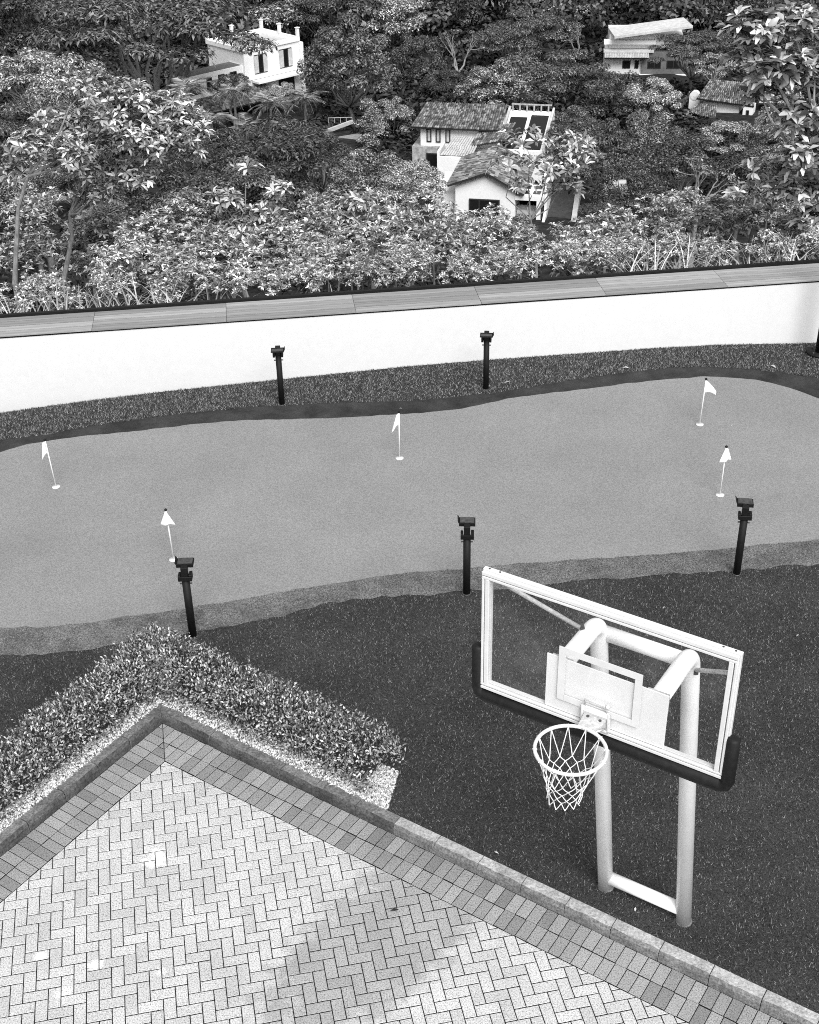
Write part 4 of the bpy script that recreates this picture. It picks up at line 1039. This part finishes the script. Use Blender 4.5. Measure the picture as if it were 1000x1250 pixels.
r = np.random.default_rng(350); lob = [(r.normal(0, .16), r.normal(0, .16), z, .24, .24, .2) for z in np.linspace(-.9, .9, 16)]
kind('column', 'columnar_tree', crown_mesh('crown', lob, 260, .05, r, .6, .2, .6, (.7, 1.1), M['leaf_pale']), limbs_mesh(lob, (0, 0, -1.4), .04, r, M['bark'], 4))
for v in range(2):                                                 # open trees whose limbs show
    r = np.random.default_rng(400 + v); mb = MB(); tips = []
    def fork(p, d, ln, rad, lev):
        q = p + d * ln * .5 + Vector(r.normal(0, ln * .06, 3)); e = p + d * ln; mb.tube([p, q, e], [rad, rad * .85, rad * .68], 6, False)
        if lev == 0: tips.append(e); return
        for _ in range(3 if lev == 4 else 2):
            nd = (d + Vector(r.normal(0, .38, 3)) + Vector((e.x, e.y, .18)) * .5).normalized(); fork(e, nd, ln * r.uniform(.66, .86), rad * .66, lev - 1)
    fork(Vector((r.normal(0, .03), 0, -.62)), Vector((0, 0, 1)), .3, .022, 4)
    lob = [(*(t_ + Vector((0, 0, .01))), .055, .055, .03) for t_ in tips]
    tm_ = bpy.data.meshes.new('trunk'); tm_.from_pydata(mb.v, [], mb.f); tm_.materials.append(M['bark_pale'])
    kind('open%d' % v, 'open_branched_tree', crown_mesh('crown', lob, 26, .034, r, .5, .5, .5, (.4, 1.3), M['leaf_mid']), tm_)

def whorl_mesh(lobes, nw, leaf, k, rng, m, base=None, r0=.06, tm=None, gnarl=.1, top=.0, wr=.36):
    """leaf whorls on twigs near the lobe surfaces plus the limbs that carry them; metres"""
    lobes = np.asarray(lobes, float); vol = lobes[:, 3] * lobes[:, 4]; pick = rng.choice(len(lobes), nw, p=vol / vol.sum())
    d = rvec(nw, rng); d[:, 2] = np.where(d[:, 2] < top - .35, np.abs(d[:, 2]), d[:, 2])
    rad = rng.uniform(.55, 1.05, (nw, 1)); P = lobes[pick, :3] + d * lobes[pick, 3:] * rad
    A = unit(d * .7 + rng.normal(0, .22, (nw, 3)) + [0, 0, 1.0])
    V, F = whorls(P, A, leaf, k, rng, wr=wr); me = mesh_np('crown', V, F); me.materials.append(m)
    tr = None
    if base is not None:
        mb = MB(); c = Vector(lobes[:, :3].mean(0)); B0 = Vector(base[0]); pts = [Vector(x) for x in base]
        n = len(pts); mb.tube(pts, [r0 * (1 - .55 * i / (n - 1)) for i in range(n)], 8); fork = pts[-1]
        for l in lobes:
            t = Vector(l[:3]); a = fork.lerp(t, .45) + Vector((rng.normal(0, gnarl), rng.normal(0, gnarl), -gnarl * .8)); b_ = fork.lerp(t, .8) + Vector((rng.normal(0, gnarl), rng.normal(0, gnarl), 0)); mb.tube([fork, a, b_, t], [r0 * .4, r0 * .3, r0 * .2, r0 * .12], 6, False)
        for p, q in list(zip(P, pick))[::2]:
            s = Vector(lobes[q, :3]); p = Vector(p); mb.tube([s, s.lerp(p, .55) + Vector((0, 0, -.03)), p], [r0 * .14, r0 * .1, r0 * .06], 3, False)
        tr = bpy.data.meshes.new('trunk'); tr.from_pydata(mb.v, [], mb.f); tr.materials.append(tm or M['bark_pale'])
    return me, tr
for v in range(4):                                                 # whorl-leaved bushes, about 1 m wide at scale 1
    r = np.random.default_rng(500 + v); lob = [(r.uniform(-.32, .32), r.uniform(-.3, .3), r.uniform(-.12, .26), .2, .2, .18) for _ in range(9)]
    c, t = whorl_mesh(lob, 165, .068, 9, r, M['leaf_near'], [(0, 0, -1.3), (.03, 0, -.6), (0, 0, -.12)], .016, M['bark'])
    kind('bush%d' % v, 'broadleaf_bush', c, t)
def frond():
    mb = MB(); n = 9; pts = []
    for i in range(n + 1): t = i / n; pts.append(Vector((t * .9, 0, .32 * t - .75 * t * t)))
    mb.tube(pts, [.012 * (1 - .8 * i / n) for i in range(n + 1)], 3, False)
    for i in range(1, n * 3 + 1):
        t = i / (n * 3); p = Vector((t * .9, 0, .32 * t - .75 * t * t)); l = .34 * math.sin(math.pi * (.12 + .85 * t)) + .05
        for s in (-1, 1):
            e = p + Vector((l * .45, s * l * .8, -l * .35)); w_ = Vector((.022, 0, .006)); mb.add([p - w_ * .42, p + w_ * .42, e], [(0, 1, 2)])
    me = bpy.data.meshes.new('frond'); me.from_pydata(mb.v, [], mb.f); me.materials.append(M['palm_leaf']); return me
FROND = frond()
tb = MB(); tb.tube([(0, 0, -6), (.05, 0, -3), (0, 0, 0)], [.09, .07, .06], 8); PTRUNK = bpy.data.meshes.new('trunk'); PTRUNK.from_pydata(tb.v, [], tb.f); PTRUNK.materials.append(M['bark'])

def raw(name, me, parent, loc=(0, 0, 0), rot=(0, 0, 0), sc=(1, 1, 1)):
    o = bpy.data.objects.new(name, me); COL.objects.link(o); o.parent = parent; o.location = loc; o.rotation_euler = rot; o.scale = sc; return o
TR = random.Random(11)
def tree(kd, px, py, Y, wpx, label, hs=1.0, cat='tree', group=None):
    c = at(px, py, Y); W_ = wpx * mpp(c); nm, cm, tm = KIND[kd]; g = ter(c.x, c.y)
    r = tag(empty(nm, (c.x, c.y, g)), label, cat, group); rot = (0, 0, TR.uniform(0, 6.28)); hz = c.z - g
    raw('crown', cm, r, (0, 0, hz), rot, (W_, W_, W_ * hs))
    zmin = -min(v.co.z for v in tm.vertices) if tm.name not in ZM else ZM[tm.name]; ZM[tm.name] = zmin
    # the limbs keep the crown's scale above its foot, the foot reaches the ground
    k = max(W_ * hs, (hz + .3) / zmin) if hz > 0 else W_ * hs
    raw('trunk', tm, r, (0, 0, hz), rot, (W_, W_, W_ * hs if hz < zmin * W_ * hs else W_ * hs))
    if hz > zmin * W_ * hs - .2:
        b = MB(); tw = W_ * (.012 if cat == 'bush' else .028); a = Matrix.Rotation(rot[2], 3, 'Z') @ Vector((tm.vertices[0].co.x * W_, tm.vertices[0].co.y * W_, 0)); b.tube([(a.x, a.y, -.3), (a.x, a.y, hz - zmin * W_ * hs + .1)], [tw * 1.2, tw], 7, False); b.build('trunk', tm.materials[0], r, True)
    return r
ZM = {}
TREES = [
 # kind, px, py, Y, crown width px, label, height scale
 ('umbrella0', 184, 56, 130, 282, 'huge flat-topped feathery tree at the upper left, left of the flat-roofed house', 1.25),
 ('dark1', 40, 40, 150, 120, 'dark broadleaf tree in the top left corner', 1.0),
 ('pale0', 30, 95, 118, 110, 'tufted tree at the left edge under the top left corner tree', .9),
 ('light_round1', 345, 12, 190, 110, 'light-leaved tree cut by the top edge, behind the flat-roofed house', 1.0),
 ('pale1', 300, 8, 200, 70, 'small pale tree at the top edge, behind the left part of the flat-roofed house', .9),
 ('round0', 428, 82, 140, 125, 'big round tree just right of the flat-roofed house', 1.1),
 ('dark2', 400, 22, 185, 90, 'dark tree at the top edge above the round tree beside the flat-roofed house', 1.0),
 ('light_round2', 478, 28, 185, 95, 'round tree at the top edge, left of the forked bare tree', 1.0),
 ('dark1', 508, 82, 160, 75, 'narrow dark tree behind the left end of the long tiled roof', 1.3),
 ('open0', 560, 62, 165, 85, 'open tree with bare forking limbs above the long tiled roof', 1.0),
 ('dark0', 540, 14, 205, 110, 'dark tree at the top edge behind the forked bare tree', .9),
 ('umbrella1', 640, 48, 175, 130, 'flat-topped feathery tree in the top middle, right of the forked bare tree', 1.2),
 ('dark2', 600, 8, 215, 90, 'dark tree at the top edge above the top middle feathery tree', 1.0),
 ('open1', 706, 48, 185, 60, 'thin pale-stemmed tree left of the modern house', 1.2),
 ('light_round0', 690, 12, 210, 110, 'light-leaved tree at the top edge left of the modern house', 1.0),
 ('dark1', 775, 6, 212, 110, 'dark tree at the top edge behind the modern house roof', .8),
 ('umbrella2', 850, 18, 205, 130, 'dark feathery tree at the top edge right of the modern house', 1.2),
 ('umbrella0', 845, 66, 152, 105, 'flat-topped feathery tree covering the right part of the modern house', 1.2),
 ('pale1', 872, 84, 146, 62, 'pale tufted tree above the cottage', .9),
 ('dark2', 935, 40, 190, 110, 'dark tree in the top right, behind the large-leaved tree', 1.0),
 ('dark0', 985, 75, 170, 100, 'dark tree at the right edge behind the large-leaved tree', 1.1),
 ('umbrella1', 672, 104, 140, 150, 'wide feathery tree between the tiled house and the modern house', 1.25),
 ('light_round0', 610, 112, 138, 105, 'round tree just behind the long tiled roof', .8),
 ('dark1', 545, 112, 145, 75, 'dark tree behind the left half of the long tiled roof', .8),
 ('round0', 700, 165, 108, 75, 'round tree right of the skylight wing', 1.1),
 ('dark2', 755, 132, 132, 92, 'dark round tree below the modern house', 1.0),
 ('light_round1', 795, 128, 128, 84, 'round tree left of the cottage', .9),
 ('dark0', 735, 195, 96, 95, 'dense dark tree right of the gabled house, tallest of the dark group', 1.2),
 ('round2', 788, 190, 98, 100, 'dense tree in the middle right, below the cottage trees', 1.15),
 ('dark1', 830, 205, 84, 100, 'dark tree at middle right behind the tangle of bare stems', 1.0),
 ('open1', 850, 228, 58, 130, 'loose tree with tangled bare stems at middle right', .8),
 ('light_round2', 893, 172, 112, 84, 'vine-covered dome of foliage just below the cottage', .62),
 ('light_round1', 935, 180, 100, 80, 'light-leaved tree right of the vine-covered dome', 1.0),
 ('light_round0', 975, 150, 108, 100, 'round tree at the right edge behind the large-leaved tree', 1.0),
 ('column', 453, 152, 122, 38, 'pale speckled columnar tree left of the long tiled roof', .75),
 ('light_round1', 480, 150, 132, 60, 'light-leaved tree between the columnar tree and the tiled house', 1.2),
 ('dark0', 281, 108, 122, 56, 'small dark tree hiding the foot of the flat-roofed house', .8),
 ('light_round1', 345, 116, 126, 44, 'small light-leaved tree under the right corner of the flat-roofed house', .8),
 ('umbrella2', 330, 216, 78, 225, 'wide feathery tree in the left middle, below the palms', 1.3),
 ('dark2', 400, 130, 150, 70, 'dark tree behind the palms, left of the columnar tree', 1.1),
 ('light_round0', 455, 225, 72, 110, 'round tree left of the gabled house', .9),
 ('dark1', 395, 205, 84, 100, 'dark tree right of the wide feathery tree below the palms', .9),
 ('light_round2', 505, 232, 66, 85, 'round leafy tree just left of the gabled house wall', .9),
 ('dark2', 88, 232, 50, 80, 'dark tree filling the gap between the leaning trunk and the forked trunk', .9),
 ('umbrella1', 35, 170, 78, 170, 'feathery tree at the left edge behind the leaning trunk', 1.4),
 ('light_round2', 90, 130, 100, 130, 'light-leaved tree at left behind the tall large-whorled tree', 1.0),
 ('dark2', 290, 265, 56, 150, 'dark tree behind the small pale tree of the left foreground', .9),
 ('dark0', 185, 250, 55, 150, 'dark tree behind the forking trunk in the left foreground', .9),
 ('light_round0', 30, 235, 58, 110, 'light-leaved tree at the left edge behind the foreground bushes', .9),
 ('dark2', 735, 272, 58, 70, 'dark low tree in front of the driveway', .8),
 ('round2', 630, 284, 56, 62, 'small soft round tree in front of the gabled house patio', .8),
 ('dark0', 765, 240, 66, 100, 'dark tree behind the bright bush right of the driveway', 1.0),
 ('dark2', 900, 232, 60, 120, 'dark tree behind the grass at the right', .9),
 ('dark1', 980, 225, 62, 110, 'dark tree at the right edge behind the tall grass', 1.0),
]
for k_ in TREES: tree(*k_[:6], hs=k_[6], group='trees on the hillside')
# fill between them: the far wood above the top edge, one mass
def far_woods():
    r = np.random.default_rng(77); n = 420; y = r.uniform(185, 330, n); x = r.uniform(-1, 1, n) * (.36 * y + 15); keep = np.ones(n, bool)
    for (hx, hy, hr) in HOUSE_CLEAR: keep &= ~((np.abs(x - hx) < hr) & (np.abs(y - hy) < hr + 4))
    x, y = x[keep], y[keep]; n = len(x); s = r.uniform(3, 5.5, n); lob = np.stack([x, y, ter_np(x, y) + r.uniform(2.5, 6, n), s, s, s * .8], 1)
    tag(link('far_woods', crown_mesh('far_woods', lob, 330, .8, r, .55, .3, .5, (.7, 1.1), M['leaf_dark']), None), kind='stuff')
far_woods()

# ---- palms
PG = 'palms in the left middle'
for i, (px, py, Y, wp, lab) in enumerate(((232, 112, 104, 95, 'palm farthest left, standing over the tall whorled tree'), (285, 112, 100, 85, 'palm with upright fronds in front of the flat-roofed house porch'), (330, 128, 96, 95, 'palm in the middle of the palm group, below the flat-roofed house'), (372, 122, 104, 85, 'palm right of the palm group centre, under the right corner of the flat-roofed house'),
        (352, 165, 88, 90, 'lower palm in front of the palm group'), (300, 160, 86, 95, 'low left palm of the front pair of palms'), (392, 168, 98, 62, 'small palm with a bare dark stem beside the pale lawn'), (258, 148, 92, 80, 'palm low at the left of the palm group'))):
    c = at(px, py, Y); s = wp * mpp(c) * .36; g = ter(c.x, c.y); r = tag(empty('palm_tree', (c.x, c.y, g)), lab, 'palm', PG); hz = c.z - g
    raw('trunk', PTRUNK, r, (0, 0, hz), (0, 0, i), (1.5, 1.5, max(hz, 1) / 6))
    for k in range(20):
        o = raw('frond', FROND, r, (0, 0, hz), (TR.uniform(-.25, .25), TR.uniform(-.95, .25), k * 2.4 + TR.uniform(-.2, .2)), (s * TR.uniform(.8, 1.1),) * 3)

# ---- foreground whorl-leaved trees, each its own
def own_tree(name, label, Y, lobes_px, base_px, nw, leaf, k, m, r0, seed, cat='tree', gnarl=.12, wr=.36, tm=None):
    r = np.random.default_rng(seed); L_ = []
    c = at(lobes_px[0][0], lobes_px[0][1], Y); s = mpp(c); x0, y0 = base_px[0]; b0 = at(x0, y0, Y); g = ter(b0.x, b0.y)
    org = Vector((b0.x, b0.y, g)); 
    for (px, py, rx, rz, dy) in lobes_px:
        q = at(px, py, Y + dy) - org; L_.append((*q, rx * s, rx * s * .8, rz * s))
    pts = [Vector((0, 0, -.3))] + [at(px, py, Y) - org for (px, py) in base_px]
    cm, tm_ = whorl_mesh(L_, nw, leaf, k, r, m, pts, r0, tm, gnarl, wr=wr)
    o = tag(empty(name, org), label, cat); raw('crown', cm, o); raw('trunk', tm_, o); return o
own_tree('broadleaf_tree', 'pale leaning tree with whorled leaves and bare lower trunk at the far left', 29, [(105, 108, 34, 24, 0), (70, 150, 34, 20, .5), (40, 180, 34, 20, 0), (85, 190, 30, 20, -.5), (20, 215, 26, 18, .3), (120, 150, 30, 18, .3)], [(18, 345), (20, 300), (22, 255), (34, 215)], 260, .19, 10, M['leaf_near'], .075, 31)
own_tree('broadleaf_tree', 'broad tall tree with whorled leaves on a forked trunk, left foreground', 31, [(150, 125, 44, 26, 0), (200, 140, 44, 26, .5), (235, 160, 30, 22, 0), (150, 170, 46, 26, -.4), (205, 180, 40, 24, 0), (110, 205, 40, 22, .4), (165, 215, 36, 20, 0), (100, 165, 34, 22, .6), (125, 240, 30, 16, 0)], [(72, 372), (80, 330), (88, 290), (85, 262)], 640, .20, 10, M['leaf_near'], .085, 32)
own_tree('broadleaf_tree', 'small open tree with whorled leaves rising from the bushes, left of centre', 27, [(300, 208, 18, 12, 0), (340, 232, 24, 10, .2), (275, 245, 22, 12, 0), (322, 262, 26, 12, .2), (290, 280, 24, 12, 0)], [(285, 350), (288, 310), (292, 275)], 75, .20, 9, M['leaf_near'], .035, 33)
own_tree('broadleaf_tree', 'slender pale-stemmed tree standing in front of the gabled house', 34, [(640, 172, 30, 14, 0), (700, 178, 32, 16, .4), (620, 200, 28, 14, .3), (672, 205, 36, 16, 0), (715, 205, 26, 16, -.3), (640, 228, 22, 10, 0), (690, 232, 26, 14, .4)], [(655, 335), (654, 300), (648, 268)], 125, .24, 9, M['leaf_near'], .05, 34)
own_tree('large_leaved_tree', 'tall tree with large leathery leaves at the right edge of the foreground', 22.5, [(918, 38, 32, 22, 0), (968, 36, 44, 24, .3), (912, 76, 28, 22, .2), (950, 92, 40, 30, -.2), (995, 90, 40, 36, .3), (932, 124, 28, 18, 0), (975, 145, 40, 28, .2), (1010, 170, 44, 36, 0), (980, 200, 36, 26, -.2), (1015, 235, 44, 32, .2), (965, 240, 28, 16, 0), (992, 275, 32, 18, 0)], [(1012, 335), (1010, 280), (1004, 225)], 500, .225, 9, M['leaf_big'], .10, 35, wr=.42)
own_tree('broadleaf_tree', 'thin pale-barked sapling beside the tall grass at the right', 23, [(925, 205, 18, 12, 0), (948, 225, 20, 12, .1), (905, 235, 18, 10, 0), (938, 250, 18, 10, .1)], [(925, 325), (933, 295), (938, 255)], 34, .20, 9, M['leaf_near'], .03, 36)
own_tree('broadleaf_tree', 'small upright whorled tree in the foreground, left of the gabled house', 27, [(437, 248, 18, 11, 0), (425, 272, 22, 12, .1), (455, 275, 20, 12, 0)], [(437, 345), (438, 310), (437, 285)], 46, .2, 9, M['leaf_near'], .03, 37)

# ---- foreground bushes just outside the wall
BG = 'bushes growing outside the wall'
BUSH = [(45, 268, 34, 100), (35, 312, 33, 100), (100, 322, 33, 90), (120, 275, 34, 90), (48, 352, 21.5, 60), (135, 290, 33, 110), (150, 325, 23, 95), (195, 300, 25, 105), (215, 335, 22, 100), (250, 305, 25.5, 95), (275, 335, 22, 95), (325, 305, 25, 100), (335, 335, 22, 90), (375, 285, 27, 95), (390, 325, 22.5, 100), (425, 305, 24.5, 95), (450, 335, 21.5, 85), (480, 300, 25, 100), (500, 325, 22, 90), (530, 262, 30, 90), (545, 298, 24.5, 105), (592, 280, 27, 80), (590, 325, 22, 85), (630, 308, 23.5, 80), (685, 318, 22.5, 75),
        (735, 292, 24.5, 105), (765, 312, 22, 80), (700, 300, 26, 75), (805, 272, 27, 85), (835, 262, 26, 80), (875, 275, 25, 90), (825, 300, 23.5, 80), (920, 265, 25, 80), (965, 262, 26, 90), (985, 295, 23, 80), (470, 262, 31, 80), (395, 258, 32, 75), (230, 262, 32, 80)]
for i in range(17):
    px = 12 + i * 61 + (i * 37 % 17); BUSH.append((px, int(386 - .066 * px - 14 - (i * 29 % 9)), 20.6 + (i * 13 % 5) * .12, 64 + (i * 7 % 15)))
land = lambda px: ('left of the leaning trunk' if px < 15 else 'under the leaning tree' if px < 60 else 'beside the forked trunk' if px < 170 else 'between the forked trunk and the small open tree' if px < 262 else 'around the small open tree' if px < 345 else 'between the small open tree and the upright whorled tree' if px < 415 else 'near the upright whorled tree' if px < 475 else 'below the left corner of the gabled house' if px < 560 else 'in front of the gabled house' if px < 645 else 'right of the slender pale-stemmed tree' if px < 720 else 'right of the driveway' if px < 780 else 'behind the left end of the right-hand grass' if px < 860 else 'behind the right-hand grass' if px < 945 else 'at the right edge under the large-leaved tree')
sizes = {}
for i, (px, py, Y, wp) in enumerate(BUSH):
    where = land(px); peers = sorted([b_ for b_ in BUSH if land(b_[0]) == where], key=lambda b_: (b_[2], b_[0])); j = peers.index((px, py, Y, wp))
    which = ['whorled bush'] if len(peers) == 1 else (['nearer whorled bush', 'farther whorled bush'] if len(peers) == 2 else ['nearest whorled bush', 'second nearest whorled bush', 'third nearest whorled bush', 'fourth nearest whorled bush', 'fifth nearest whorled bush', 'sixth nearest whorled bush', 'seventh nearest whorled bush', 'eighth nearest whorled bush', 'ninth nearest whorled bush', 'hindmost whorled bush'])
    tree('bush%d' % (i % 4), px, py, Y, wp * 1.05, '%s %s' % (which[j], where), hs=.85, cat='bush', group=BG)

# ---- tall grass leaning over the wall's far side
def grass(name, x0, x1, n, y0, y1, hmin, hmax, seed):
    r = np.random.default_rng(seed); x = r.uniform(x0, x1, n); y = r.uniform(y0, y1, n) + x * .119; g = ter_np(x, y); h = r.uniform(hmin, hmax, n); a = r.uniform(0, 6.28, n); reach = h * r.uniform(.2, .95, n); w_ = r.uniform(.010, .022, n)
    dx, dy = np.cos(a), np.sin(a); dy = np.where(dy < -.15, -dy, dy); sx_, sy_ = -dy, dx; seg = 7; V = []
    for k in range(seg + 1):
        t = k / seg; ox = dx * reach * t ** 2.2; oz = h * (t - .45 * (reach / h) * t ** 3.2); ww = w_ * (1 - t) ** .6 + .0012
        c = np.stack([x + dx * reach * t ** 2.0, y + dy * reach * t ** 2.0, g + oz], 1); s = np.stack([sx_ * ww, sy_ * ww, 0 * x], 1); V += [c - s, c + s]
    V = np.stack(V, 1).reshape(-1, 3); b = np.arange(n)[:, None] * (2 * seg + 2); F = np.concatenate([b + [2 * k, 2 * k + 1, 2 * k + 3, 2 * k + 2] for k in range(seg)])
    return tag(link(name, mesh_np(name, V, F), M['grass_leaf']), kind='stuff')
grass('tall_grass', -7.0, -3.0, 230, 19.0, 19.8, .7, 1.35, 41)
grass('tall_grass', 3.4, 8.0, 400, 19.0, 20.3, .8, 1.8, 42)
grass('tall_grass', -3.2, 3.4, 110, 19.0, 19.7, .6, 1.2, 43)
